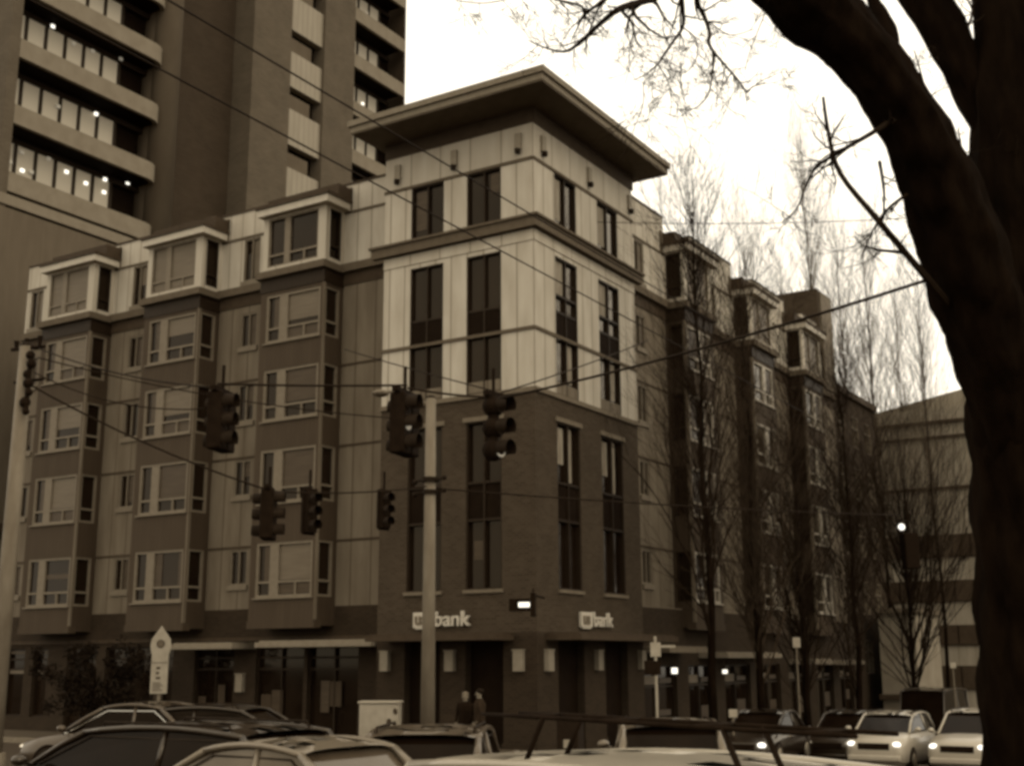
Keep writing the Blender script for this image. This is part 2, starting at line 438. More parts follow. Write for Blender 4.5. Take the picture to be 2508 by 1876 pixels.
# upper left window holds a pale blind
blindp(AB, 'L', 0, -4.45, -4.0, 15.75, 17.05, 'blind2', .115)
blindp(AB, 'L', 0, -1.6, -1.25, 16.45, 17.1, 'blind2', .115)
cn = MB()
cn.box(-6.02, .2, -.2, 0, 15.0, 15.3); cn.box(0, .2, 0, 7.0, 15.0, 15.3)
cn.box(-6.1, .27, -.27, 0, 15.303, 15.38); cn.box(0.0, .27, 0, 7.08, 15.303, 15.38)
cn.build('cornice', M['cornice'], AB)
rw = MB()
rw.poly([(-5.64, 0, 3.1), (-5.64, 1.2, 3.1), (-5.64, 1.2, 18.6), (-5.64, 0, 18.6)]); rw.poly([(0, 6.7, 3), (-1.2, 6.7, 3), (-1.2, 6.7, 18.6), (0, 6.7, 18.6)])
rw.build('bay_return_wall', M['white'], AB)
ev = MB()
ev.box(-6.07, 1.27, -1.52, 7.3, 19.13, 19.32); ev.box(-5.99, 1.19, -1.44, 7.22, 18.93, 19.13)
ev.build('roof_eave', M['fascia'], AB)
sf = MB(); sf.box(-5.97, 1.17, -1.42, 7.2, 18.88, 18.926); sf.build('soffit', M['soffit'], AB)
rf = MB(); a = [(-6.07, -1.52), (1.27, -1.52), (1.27, 7.3), (-6.07, 7.3)]
for i in range(4):
    p, q = a[i], a[(i + 1) % 4]; rf.poly([(p[0], p[1], 19.325), (q[0], q[1], 19.325), (-2.67, 2.9, 20.2)])
rf.build('roof', M['roofing'], AB)
for ax, us in (('L', (-5.12, -2.89, -.5)), ('R', (.55, 3.53, 6.47))):
    for u in us:
        d = MB(); q = pt(ax, 0, u, -.1, 17.5)
        bx(d, ax, 0, u - .11, u + .11, -.09, .0, 17.6, 18.12)
        lo_ = d.build('eave_lamp', M['lampbox'], AB)
        d = MB(); d.tube([(q[0], q[1], 17.46), (q[0], q[1], 17.6)], .09, 10); d.build('lamp_head', M['darkmetal'], lo_)

# --- bays and the walls between
def bay(ax, c, u0, side_u, tag_i):
    """a projecting stack of bay windows: ax/c front plane, u0..u0+2.82 or 2.5; side face visible at side_u"""
    wd = 2.82 if ax == 'L' else 2.6
    u1 = u0 + wd
    dp = 1.0 if ax == 'L' else .8
    rows = [(4.34, 6.12), (7.40, 9.2), (10.17, 11.94), (12.88, 14.58)]
    sx = 'R' if ax == 'L' else 'L'                          # axis of the visible side face
    sc_ = (u1 if ax == 'L' else u0)
    # front
    k = wd / 2.82
    if ax == 'L':
        a0, a1 = u0 + .25, u0 + 2.68
        m1 = (u0 + .84, u0 + 1.22)
    else:
        a0, a1 = u0 + .15, u0 + wd - .2
        m1 = (u0 + 1.25, u0 + 1.55)
    fr = MB(); facade(fr, ax, c, u0, u1, 3.43, 14.97, [(a0, a1, z0, z1) for z0, z1 in rows], .1)
    bx(fr, ax, c, u0 - .03, u1 + .03, -.03, .3, 3.36, 3.6)
    fr.build('bay_wall', M['spandrel'], AB)
    s0, s1 = (.1, .82) if ax == 'L' else (-.68, -.1)
    sd_ = MB(); facade(sd_, sx, sc_, (c if ax == 'L' else -dp), (c + dp if ax == 'L' else c), 3.43, 14.97, [(s0, s1, z0, z1) for z0, z1 in rows], .1)
    other = u0 if ax == 'L' else u1
    sd_.poly([pt(ax, c, other, 0, 3.43), pt(ax, c, other, dp, 3.43), pt(ax, c, other, dp, 15), pt(ax, c, other, 0, 15)])
    sd_.poly([pt(ax, c, u0, 0, 3.43), pt(ax, c, u1, 0, 3.43), pt(ax, c, u1, dp, 3.43), pt(ax, c, u0, dp, 3.43)])
    sd_.build('bay_side_wall', M['bayside'], AB)
    cp = MB(); bx(cp, ax, c, *((u1 - .05, u1 + .012) if ax == 'L' else (u0 - .012, u0 + .05)), -.015, .1, 3.62, 14.95); cp.build('corner_trim', M['tan'], AB)
    rnd = random.Random(tag_i * 13 + (5 if ax == 'R' else 0))
    for i, (z0, z1) in enumerate(rows):
        zt = z0 + .5
        mid = (m1[1] + a1) / 2
        fo = window(AB, 'bay_window', ax, c, a0, a1, z0, z1, us=(m1,), zs=(zt,), extra=((mid, z0 + .06, zt),), gl='glass' if ax == 'L' else 'glass_r', fw=.09, sill=.05, fr='frame' if ax == 'L' else 'frame_light')
        lit_ = BL[(ax, tag_i)][i]
        if not lit_:
            blindp(fo, ax, c, m1[1] + .02, m1[1] + .22 + .2 * rnd.random(), z0 + .55, z1 - .1, 'blind2'); blindp(fo, ax, c, a1 - .25 - .2 * rnd.random(), a1 - .1, z0 + .55, z1 - .1, 'blind2')
        if lit_:
            blindp(fo, ax, c, m1[1] + .02, a1 - .1, z0 + (.55 + .9 * rnd.random() ** 3 if lit_ != 3 else 1.0), z1 - .1 - (.5 if lit_ == 3 else 0), 'blind' if lit_ == 1 else 'blind2')
            if lit_ == 1: blindp(fo, ax, c, a0 + .32, m1[0] - .02, z0 + .55, z1 - .1, 'blind2')
            if lit_ == 1 and rnd.random() < .7: blindp(fo, ax, c, m1[1] + .02, a1 - .1, z0 + .12, zt - .05, 'blind2')
        window(AB, 'side_window', sx, sc_, s0, s1, z0, z1, zs=(zt,), fr='frame' if ax == 'L' else 'frame_dark', gl='glass', fw=.07)
    # light skirt, top storey box and canopy
    sk = MB()
    lo, hi = u0 - .14, u1 + .14
    bx(sk, ax, c, lo, hi, -.2, dp, 15.18, 15.42)
    sk.build('bay_cornice', M['cornice'], AB)
    sk = MB(); bx(sk, ax, c, u0 - .03, u1 + .03, -.03, dp, 14.7, 15.177); sk.build('shadow_frieze', M['frame_dark'], AB)  # shadow below the bay cornice put in as a dark strip
    tf = MB(); ta0, ta1 = u0 + .3, u1 - .1
    facade(tf, ax, c, u0, u1, 15.42, 17.42, [(u0 + .22, u1 - .33, 15.6, 17.36)] if ax == 'L' else [(u0 + .33, u1 - .2, 15.6, 17.36)], .1)
    tf.build('bay_top_wall', M['white_flat'], AB)
    ts = MB(); facade(ts, sx, sc_, (c if ax == 'L' else -dp), (c + dp if ax == 'L' else c), 15.42, 17.42, [(s0 + (.12 if ax == 'L' else -.05), s1, 15.6, 17.36)], .1)
    ts.build('bay_top_side', M['white_flat'], AB)
    ts = MB(); ts.poly([pt(ax, c, other, 0, 15.4), pt(ax, c, other, dp, 15.4), pt(ax, c, other, dp, 17.42), pt(ax, c, other, 0, 17.42)]); ts.build('bay_top_side', M['white_flat'], AB)
    f0, f1 = (u0 + .22, u1 - .33) if ax == 'L' else (u0 + .33, u1 - .2)
    tm = (u0 + .95, u0 + 1.2) if ax == 'L' else (u0 + 1.1, u0 + 1.3)
    tmid = (tm[1] + f1) / 2
    fo = window(AB, 'bay_window', ax, c, f0, f1, 15.6, 17.36, us=(tm,), zs=(16.02,), extra=((tmid, 15.66, 16.0),), gl='glass' if ax == 'L' else 'glass_r', fw=.06, fr='frame')
    lt_ = BL[(ax, tag_i)][4]
    if lt_: blindp(fo, ax, c, tm[1] + .02, f1 - .08, 15.7, 17.3, 'blind' if lt_ == 1 else 'blind2'); blindp(fo, ax, c, f0 + .1, tm[0] - .02, 15.7, 17.3, 'blind')
    window(AB, 'side_window', sx, sc_, s0 + (.12 if ax == 'L' else -.05), s1, 15.6, 17.36, zs=(16.05,), fr='frame_dark', gl='glass')
    cp = MB(); bx(cp, ax, c, u0 - .1, u1 + .27, -.26, dp - .01, 17.43, 17.68); cp.build('bay_canopy', M['canopy_trim'], AB)
    cp = MB(); bx(cp, ax, c, u0 - .16, u1 + .33, -.32, dp - .01, 17.683, 17.79); bx(cp, ax, c, u0 - .1, u1 + .3, .25, dp - .005, 17.79, 18.2); cp.build('bay_roof', M['dark_trim'], AB)
    cp = MB(); bx(cp, ax, c, u0 - .3, u1 + .3, dp - .06, dp + .3, 17.35, 18.28); cp.build('parapet', M['cornice'], AB)

BL = {('L', 1): (3, 1, 1, 1, 1), ('L', 2): (0, 2, 1, 1, 1), ('L', 3): (1, 2, 2, 1, 0), ('R', 1): (0, 2, 1, 1, 1), ('R', 2): (2, 1, 0, 2, 1), ('R', 3): (0, 2, 1, 2, 1)}
BX = {1: -22.61, 2: -16.79, 3: -10.98}
BY = {1: 10.95, 2: 17.75, 3: 24.3}
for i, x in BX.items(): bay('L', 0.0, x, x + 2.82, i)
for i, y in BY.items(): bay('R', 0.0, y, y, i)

ROWS = [(4.87, 6.06), (7.92, 9.18), (10.55, 11.9), (13.25, 14.5)]
def wall_run(ax, c, u0, u1, wins, top, bottom, gl):
    """main wall between bays: light top storey, mid cladding, floor trims; wins = list of (u0, u1) narrow window columns"""
    t = MB(); facade(t, ax, c, u0, u1, 15.5, 17.35, [(a, b, 15.72, 17.32) for a, b in wins]); t.build('top_wall', M['white'], AB)
    t = MB(); bx(t, ax, c, u0, u1, 0, .3, 17.44, top); t.build('parapet', M['white'], AB)
    t = MB(); bx(t, ax, c, u0, u1, -.04, .34, top + .003, top + .07); t.build('parapet_cap', M['dark_trim'], AB)
    t = MB(); bx(t, ax, c, u0, u1, -.03, .1, 17.35, 17.44); t.build('trim_line', M['cornice'], AB)
    t = MB(); bx(t, ax, c, u0, u1, -.2, .1, 15.22, 15.5); t.build('wall_cornice', M['cornice'], AB)
    t = MB(); bx(t, ax, c, u0, u1, -.04, .1, 14.78, 15.217); t.build('shadow_frieze', M['dark_trim'], AB)  # dark strip carries the shadow band of the wall cornice
    t = MB(); facade(t, ax, c, u0, u1, bottom, 14.78, [(a, b, z0, z1) for a, b in wins for z0, z1 in ROWS]); t.build('clad_wall', M['tan'], AB)
    for z in (6.15, 9.26, 12.0):
        t = MB(); bx(t, ax, c, u0, u1, -.025, .05, z - .035, z + .035); t.build('trim_line', M['dark_trim'], AB)
    for a, b in wins:
        for z0, z1 in ROWS + [(15.72, 17.32)]:
            mid = (a + b) / 2
            top_ = z0 > 15
            fo = window(AB, 'narrow_window', ax, c, a, b, z0, z1, us=((mid - .03, mid + .03),), gl=gl, sill=.17, fr='frame')
            if random.random() < (.9 if top_ else .45): blindp(fo, ax, c, mid + .05, b - .07, z0 + .08 + (z1 - z0) * .5 * random.random() ** 2, z1 - .08, 'blind' if top_ else 'blind2')
LP = [(-25.15, -22.5, [(-24.9, -24.1)]), (-19.9, -16.7, [(-18.75, -17.95)]), (-14.05, -10.9, [(-12.88, -12.08)]), (-8.3, -5.6, [])]
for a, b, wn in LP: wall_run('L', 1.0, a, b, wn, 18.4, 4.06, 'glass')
RP = [(6.7, 11.0, [(8.45, 9.2)]), (13.5, 17.8, [(15.2, 15.95)]), (20.3, 24.35, [(22.0, 22.7)]), (26.85, 31.3, [(28.4, 29.1)])]
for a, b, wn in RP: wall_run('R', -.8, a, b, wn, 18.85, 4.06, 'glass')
t = MB(); t.poly([(-25.15, 1, -2), (-25.15, 14, -2), (-25.15, 14, 18.4), (-25.15, 1, 18.4)]); t.build('end_wall', M['tan'], AB)
t = MB(); t.box(-25.2, -5.7, 1.3, 14, 17.5, 17.9); t.box(-14, -1.2, 6.8, 31.2, 17.5, 18.0); t.build('flat_roof', M['roofing'], AB)
t = MB(); t.box(-6.5, -.7, 29.2, 31.35, 17.45, 20.75); t.build('stair_tower', M['brick'], AB)
t = MB(); t.box(-.69, -.6, 29.5, 31.2, 15.6, 20.6); t.build('stair_tower_panel', M['tan'], AB)

# --- ground floor
LG = [(-24.6, -23.45), (-22.95, -22.1), (-21.0, -19.4), (-18.9, -15.4), (-14.35, -12.5), (-11.5, -9.4), (-9.25, -7.15)]
t = MB(); facade(t, 'L', 1.0, -25.15, -5.6, -1, 4.06, [(a, b, .35 if i < 2 else -.3, 2.86) for i, (a, b) in enumerate(LG)], .3)
t.build('brick_base', M['shaded_dark_brick'], AB)  # shade at street level is included in this brick colour
for i, (a, b) in enumerate(LG):
    n = max(1, round((b - a) / 1.0))
    us = [(a + (b - a) * k / n - .03, a + (b - a) * k / n + .03) for k in range(1, n)]
    fo = window(AB, 'shop_window', 'L', 1.0, a, b, .35 if i < 2 else -.1, 2.86, us=us, zs=(2.08, 2.45), fr='frame_dark', gl='glass', gd=.22, d=.12)
    if i >= 2:
        for k in range(2): q_ = random.uniform(a + .1, b - .6); blindp(fo, 'L', 1.0, q_, q_ + random.uniform(.25, .5), .6 + random.random() * .4, 1.1 + random.random() * .7, 'blind2' if k else 'spandrel', .13)
    if i < 2:
        blindp(fo, 'L', 1.0, a + .15, b - .15, 1.92, 2.04, 'blind', .13); blindp(fo, 'L', 1.0, a + .1, b - .1, 2.66, 2.78, 'blind2', .13)
RG = [(7.6, 10.3), (11.3, 13.6), (14.6, 17.2), (18.2, 20.6), (21.6, 24.0), (25.2, 27.6), (28.6, 30.6)]
t = MB(); facade(t, 'R', -.5, 6.7, 31.3, -4, 4.06, [(a, b, gz(a) - .1, 2.15) for a, b in RG], .3)
t.build('brick_base', M['shaded_dark_brick'], AB)  # darkened for the shade of the street, in the colour itself
t = MB(); t.box(-1.2, -.5, 6.7, 31.3, 4.06, 4.1); t.poly([(0, 6.7, -2), (-.6, 6.7, -2), (-.6, 6.7, 4), (0, 6.7, 4)]); t.build('base_ledge', M['stone'], AB)
for a, b in RG:
    mid = (a + b) / 2
    fo = window(AB, 'shop_window', 'R', -.5, a, b, gz(a) + .3, 2.15, us=((mid - .03, mid + .03),), zs=(1.45,), fr='frame_dark', gl='glass', gd=.22, d=.12)
    blindp(fo, 'R', -.5, a + .2, mid - .1, 1.52, 1.8, 'blind', .13); blindp(fo, 'R', -.5, mid + .15, b - .3, .1 + random.random() * .4, .6 + random.random() * .5, 'blind2', .13); blindp(fo, 'R', -.5, mid + .2, b - .2, 1.55, 1.72, 'blind2', .13)
# piers under the corner bay, recessed bank front behind
def pier(x0, x1, y0, y1):
    t = MB(); t.box(x0, x1, y0, y1, -1.2, 3.1); t.box(x0 - .04, x1 + .04, y0 - .04, y1 + .04, -1.2, .06); t.build('brick_pier', M['shaded_dark_brick'], AB)  # pier brick has the street shade in its tone
pier(-1.12, 0, 0, 1.18); pier(-3.3, -2.42, 0, .8); pier(-5.64, -4.6, 0, 1.1); pier(-.8, 0, 2.72, 4.05); pier(-.9, 0, 5.55, 6.7)
t = MB(); t.box(-5.5, -.3, .05, 6.6, 3.06, 3.12); t.build('entrance_ceiling', M['dark_trim'], AB)
for ax, W in (('L', [(-4.6, -3.3), (-2.42, -1.12)]), ('R', [(1.18, 2.72), (4.05, 5.55)])):
    for a, b in W:
        mid = (a + b) / 2
        fo = window(AB, 'shop_door', ax, .45 if ax == 'L' else -.45, a, b, gz(0) + .1, 3.06, us=((mid - .05, mid + .05),), zs=(2.0, 2.25), fr='frame_dark', gl='glass', gd=.16, d=.06)
        s = MB(); bx(s, ax, .45 if ax == 'L' else -.45, a + .12, b - .05 if ax == 'L' else mid, .02, .05, 2.02, 2.24); s.build('door_sign_strip', M['blind'], fo)
for ax, c, a, b, z, mt in (('L', 1.0, -14.4, -11.5, 2.9, 'fascia'), ('L', 1.0, -10.5, -5.75, 2.93, 'fascia'), ('L', 0, -5.2, -.75, 3.04, 'dark_trim'), ('R', 0, .45, 6.9, 3.04, 'dark_trim'),
                           ('R', -.5, 7.3, 10.6, 2.72, 'stone'), ('R', -.5, 12.2, 17.7, 2.55, 'fascia'), ('R', -.5, 21.6, 24.3, 2.3, 'fascia'), ('R', -.5, 25.4, 28.9, 2.25, 'fascia')):
    t = MB(); bx(t, ax, c, a, b, -1.15, .0, z - .16, z); bx(t, ax, c, a + .1, b - .1, -1.05, 0, z, z + .05)
    t.build('shop_canopy', M[mt], AB)
t = MB(); t.box(-25.15, -5.66, .93, 1.0, 3.0, 3.12); t.build('stone_band', M['dark_trim'], AB)
for ax, us in (('L', (-5.26, -2.9, -.56, -12.1)), ('R', (.52, 3.48, 6.42))):
    for u in us:
        c = 1.0 if u < -10 else 0
        t = MB(); zz = 1.35 if u < -10 else 2.03
        bx(t, ax, c, u - .15, u + .15, -.16, 0, zz, zz + .56)
        bx(t, ax, c, u - .17, u + .17, -.18, .0, zz + .56, zz + .6); t.build('wall_lamp', M['lampbox'], AB)
# lit pieces under the right canopies
for px, py, s in ((1457, 1448, .085), (1566, 1450, .06)):
    q = P(px, py, 37 if s > .07 else 40); t = MB(); t.box(q.x - .06, q.x + .06, q.y - s, q.y + s, q.z - s, q.z + s)
    l = lone(t.build('hanging_lamp', M['lit']), (q.x, q.y, q.z - s))
    tag(l, 'bright square lamp hanging under the shop canopy beside the parking post' if s > .07 else 'small lit lamp under the shop canopy behind the first street tree', 'lamp')
    t = MB(); t.tube([(0, 0, 2 * s), (0, 0, 2 * s + .35)], .012, 6); st = t.build('stem', M['black'], l)
    

def text_mesh(s, size, depth, mt, name, mat_world, parent=None, bold=.02):
    cu = bpy.data.curves.new('t', 'FONT'); cu.body = s; cu.size = size; cu.extrude = depth; cu.offset = bold; cu.align_x = 'LEFT'; cu.resolution_u = 3
    o = bpy.data.objects.new('t', cu); col.objects.link(o)
    dg = bpy.context.evaluated_depsgraph_get(); me = bpy.data.meshes.new_from_object(o.evaluated_get(dg))
    bpy.data.objects.remove(o); bpy.data.curves.remove(cu)
    me.name = name
    me.transform(mat_world)
    if parent is not None and parent.get('world_built'): me.transform(Matrix.Translation(-Vector(parent['world_built'])))
    me.materials.clear(); me.materials.append(mt)
    r = bpy.data.objects.new(name, me); col.objects.link(r)
    if parent is not None: r.parent = parent
    return r

for ax, u0, lab in (('L', -4.22, 'pale raised bank lettering over the left canopy, partly behind the grey pole'), ('R', 2.38, 'pale raised bank lettering over the right-hand canopy of the corner')):
    o = pt(ax, 0, u0, 0, 3.30)
    sg = thing('shop_sign', o, lab, 'sign', world=True)
    b = MB(); bx(b, ax, 0, u0, u0 + .68, -.12, -.02, 3.28, 3.72); bx(b, ax, 0, u0 + .08, u0 + .6, -.115, -.02, 3.235, 3.28); b.build('sign_block', M['letter'], sg, bevel=.01)
    rot = Matrix.Rotation(R(90), 4, 'X') if ax == 'L' else Matrix.Rotation(R(90), 4, 'Z') @ Matrix.Rotation(R(90), 4, 'X')
    p = pt(ax, 0, u0 + .07, -.13, 3.37); text_mesh('us', .5, .012, M['stone'], 'letters', Matrix.Translation(p) @ rot, sg)
    p = pt(ax, 0, u0 + .74, -.07, 3.32); text_mesh('bank', .60, .05, M['letter'], 'letters', Matrix.Translation(p) @ rot @ Matrix.Scale(1.1, 4, (1, 0, 0)), sg, .008)

# ------------------------------------------------------------------ office tower behind
TW = thing('office_tower', (-30, 17, -3), 'tall brick and concrete office tower with deep strip windows, behind the apartment block', 'building', world=True)
TX, TOP = -30.0, 64
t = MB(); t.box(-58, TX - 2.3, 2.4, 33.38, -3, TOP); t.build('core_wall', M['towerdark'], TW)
t = MB(); t.box(-58, TX, 2.38, 2.95, 22.6, TOP); t.build('end_pier', M['towerbrick'], TW)
t = MB(); t.box(TX - 2.4, TX - .3, 33.2, 33.4, 24, TOP); t.build('end_pier', M['towerdark'], TW)
cl = []
for k in range(9):
    a = R(-90 + 180 * k / 8)
t = MB(); t.tube([(TX - .75, 12.45, 22), (TX - .75, 12.45, TOP)], .78, 24); t.box(TX - 2.4, TX - .75, 11.7, 13.2, 22, TOP); t.build('round_pier', M['concrete'], TW, True)
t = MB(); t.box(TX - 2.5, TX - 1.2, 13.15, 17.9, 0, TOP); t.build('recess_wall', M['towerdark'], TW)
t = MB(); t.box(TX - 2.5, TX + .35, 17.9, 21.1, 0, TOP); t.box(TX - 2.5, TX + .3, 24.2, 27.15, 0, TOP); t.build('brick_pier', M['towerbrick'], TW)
# left windows behind projecting bands
LZ = [24.5 + 3.36 * k for k in range(12)]
rn = random.Random(3)
for k, z in enumerate(LZ):
    for (y0, y1, rounded) in ((2.95, 11.95, True), (27.15, 32.95, False)):
        t = MB()
        rings = []
        path = [(TX + .02, y0), (TX + .02, y1 - .9)] + ([(TX + .02 - .9 * (1 - math.cos(R(a))), y1 - .9 + .9 * math.sin(R(a))) for a in (22, 45, 67, 90)] if rounded else [(TX + .02, y1)])
        for j, (x, y) in enumerate(path):
            rings.append([(x, y, z - .95), (x, y, z), (x - .22, y - (.12 if j > 1 and rounded else 0), z), (x - .22, y - (.12 if j > 1 and rounded else 0), z - .95)])
        t.loft(rings)
        bo = t.build('precast_band', M['band'], TW)
        t = MB(); t.box(TX - 2.3, TX - .21, y0, y1 - .35, z - .94, z - .62); t.build('shaded_soffit', M['dark_panel'], bo)  # black colour carries the shade of the slab's unlit underside
        yy = y0 + .3
        n = 6 if rounded else 4
        t = MB(); f = MB()
        wx = TX - 1.45
        y_ = 3.15 if rounded else 27.3
        stp = 1.14
        for j in range(n):
            t.box(wx - .04, wx, y_, y_ + 1.0, z - .2, z + 2.35); f.box(wx - .1, wx + .05, y_ + .95, y_ + stp, z - .6, z + 2.4)
            y_ += stp
        f.box(wx - .12, wx + .08, y0, y1, z + 2.1, z + 2.4)
        fo = f.build('window_frame', M['frame_dark'], TW); t.build('glass', M['towerglass'], fo)
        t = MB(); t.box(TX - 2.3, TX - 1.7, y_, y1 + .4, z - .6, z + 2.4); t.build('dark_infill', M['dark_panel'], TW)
for (y, z) in ((5.6, 33.45), (9.9, 33.55), (8.1, 33.2), (4.5, 26.3), (6.0, 26.5), (3.9, 25.6), (4.6, 25.4), (5.1, 25.5), (8.3, 26.0), (9.45, 26.6), (9.45, 25.9), (10.9, 26.9), (3.6, 33.2), (6.9, 33.1), (6.3, 29.4), (8.6, 29.9), (3.4, 26.4), (7.1, 26.2), (28.2, 45.2), (28.9, 42.1), (30.3, 45.9), (30.1, 39.1)):
    t = MB(); t.box(TX - 1.4, TX - 1.3, y - .1, y + .1, z - .08, z + .08); t.build('ceiling_lamp', M['lit' if int(y * 10) % 3 else 'litdim'], TW)
# stair strip of ribbed panels and slots
for k in range(-3, 8):
    z = 36.4 + 3.76 * k
    t = MB(); t.box(TX - .4, TX + .1, 21.1, 24.2, z + .0, z + 2.3); t.build('ribbed_panel', M['towerpanel'], TW)
    t = MB(); t.box(TX - .5, TX - .05, 21.1, 23.35, z + 2.3, z + 3.3); fo = t.build('strip_window', M['concrete'], TW)
t = MB(); t.box(TX - 2.4, TX - .6, 21.1, 24.2, 10, TOP); t.build('slot_back', M['dark_panel'], TW)
t = MB(); t.box(-58, TX + .1, 2.2, 11.9, 22.85, 23.35); t.build('precast_band', M['band'], TW)
t = MB(); t.box(-58, TX + .05, 2.2, 13.2, -3, 22.72); t.build('podium_wall', M['podium'], TW)
t = MB(); t.box(-58, TX + .3, 2.0, 11, 7.9, 8.3); t.build('podium_ledge', M['dark_trim'], TW)
t = MB(); t.box(-58.2, TX + .4, 2.2, 33.1, TOP, TOP + 1); t.build('roof', M['roofing'], TW)

# ------------------------------------------------------------------ other buildings
NB = thing('brick_building', (-5, 35, -3.5), 'lower dark brick building adjoining the far end of the apartment block', 'building', world=True)
t = MB(); facade(t, 'R', -1.0, 31.5, 39.2, -4, 16.0, [(a, a + 1.3, z, z + 1.7) for a in (32.4, 34.8, 37.2) for z in (1.6, 4.6, 7.6, 10.6, 13.4)], .2)
t.poly([(-1, 31.5, 16), (-12, 31.5, 16), (-12, 39.2, 16), (-1, 39.2, 16)]); t.poly([(-1, 39.2, -4), (-12, 39.2, -4), (-12, 39.2, 16), (-1, 39.2, 16)]); t.build('brick_wall', M['shaded_dark_brick'], NB)
t = MB(); t.box(-1.3, -.8, 31.45, 39.3, 16, 16.35); t.build('parapet', M['dark_trim'], NB)
for a in (32.4, 34.8, 37.2):
    for z in (1.6, 4.6, 7.6, 10.6, 13.4):
        window(NB, 'window', 'R', -1.0, a, a + 1.3, z, z + 1.7, us=((a + .62, a + .68),), zs=(z + 1.1,), gl='glass_r', gd=.15)
FO = thing('office_building', (2, 62, -4), 'pale concrete office block with dark horizontal window strips at the end of the street', 'building', world=True)
zs_ = [(-4, 1.4), (3.0, 4.6), (6.1, 7.6), (9.1, 13.6)]
fl = [.2, 4.3, 7.5, 10.5, 13.3]
t = MB(); t.box(-14, 16, 55, 80, -5, 19.0)
t.build('wall', M['office'], FO)
for z0, z1 in ((.4, 1.9), (3.2, 4.5), (6.0, 7.4), (8.9, 10.4)):
    t = MB(); t.box(-14.05, 7.2, 54.9, 55.3, z0, z1); fo = t.build('window_strip', M['dark_trim'], FO)
    f = MB()
    for k in range(18): f.box(-14 + k * 1.2, -13.92 + k * 1.2, 54.86, 54.9, z0 + .05, z1)
    f.box(-14, 7.2, 54.86, 54.9, z0, z0 + .05)
    f.build('mullions', M['frame_dark'], fo)
t = MB(); t.box(-14.2, 16.2, 54.8, 80, 16.9, 17.05); t.box(-14.1, 16, 54.85, 80, 13.4, 13.6); t.box(-14.2, 16.2, 54.75, 80, 17.9, 18.1); t.build('ledge', M['dark_trim'], FO)
t = MB(); t.poly([(-6, 57, 19), (4.2, 57, 19), (4.2, 57, 21.2), (-6, 57, 19.4)]); t.poly([(-6, 66, 19), (4.2, 66, 19), (4.2, 66, 21.2), (-6, 66, 19.4)]); t.poly([(4.2, 57, 19), (4.2, 66, 19), (4.2, 66, 21.2), (4.2, 57, 21.2)]); t.poly([(-6, 57, 19.4), (4.2, 57, 21.2), (4.2, 66, 21.2), (-6, 66, 19.4)])
t.build('roof_plant_room', M['office'], FO)
GB = thing('garage_building', (1.5, 44, -3), 'small pale rendered building behind the tree at the end of the block', 'building', world=True)
q0, q1 = P(1905, 1420, 62), P(1972, 1420, 62)
t = MB(); t.box(q0.x - .3, q1.x + .2, q1.y, q1.y + 5, -4, 4.6); t.build('wall', M['pale'], GB)
t = MB(); t.box(q0.x - .5, q1.x + .4, q1.y - .2, q1.y + 5.2, 4.6, 4.85); t.build('roof', M['roofing'], GB)
t = MB(); t.box(q0.x - .4, q1.x - .2, q1.y - .3, q1.y, .35, .6); t.build('door_hood', M['dark_trim'], GB)

# ------------------------------------------------------------------ trees
def rdir(r):
    while True:
        v = Vector((r.uniform(-1, 1), r.uniform(-1, 1), r.uniform(-1, 1)))
        if .1 < v.length < 1: return v.normalized()

def limb(mb, r, p, d, L, r0, depth, up=.25, kids=(5, 5, 3), wig=.18, spread=.5, sides=5, minr=.004):
    """a wandering branch with child branches"""
    n = max(3, int(L / .35) if depth == 0 else 4)
    n = min(n, 9)
    pts, rad = [Vector(p)], [r0]
    d = Vector(d).normalized()
    for i in range(n):
        d = (d + rdir(r) * wig + Vector((0, 0, up * .25))).normalized()
        pts.append(pts[-1] + d * (L / n)); rad.append(max(minr, r0 * (1 - .75 * (i + 1) / n)))
    mb.tube(pts, rad, max(3, sides - depth), caps=False)
    if depth < len(kids):
        for _ in range(kids[depth]):
            i = r.randint(1, n - 1) if n > 2 else 1
            dd = (pts[i + 1] - pts[i]).normalized()
            nd = (dd + rdir(r) * spread).normalized()
            limb(mb, r, pts[i], nd, L * r.uniform(.38, .65), max(minr, rad[i] * .6), depth + 1, up, kids, wig, spread, sides, minr)

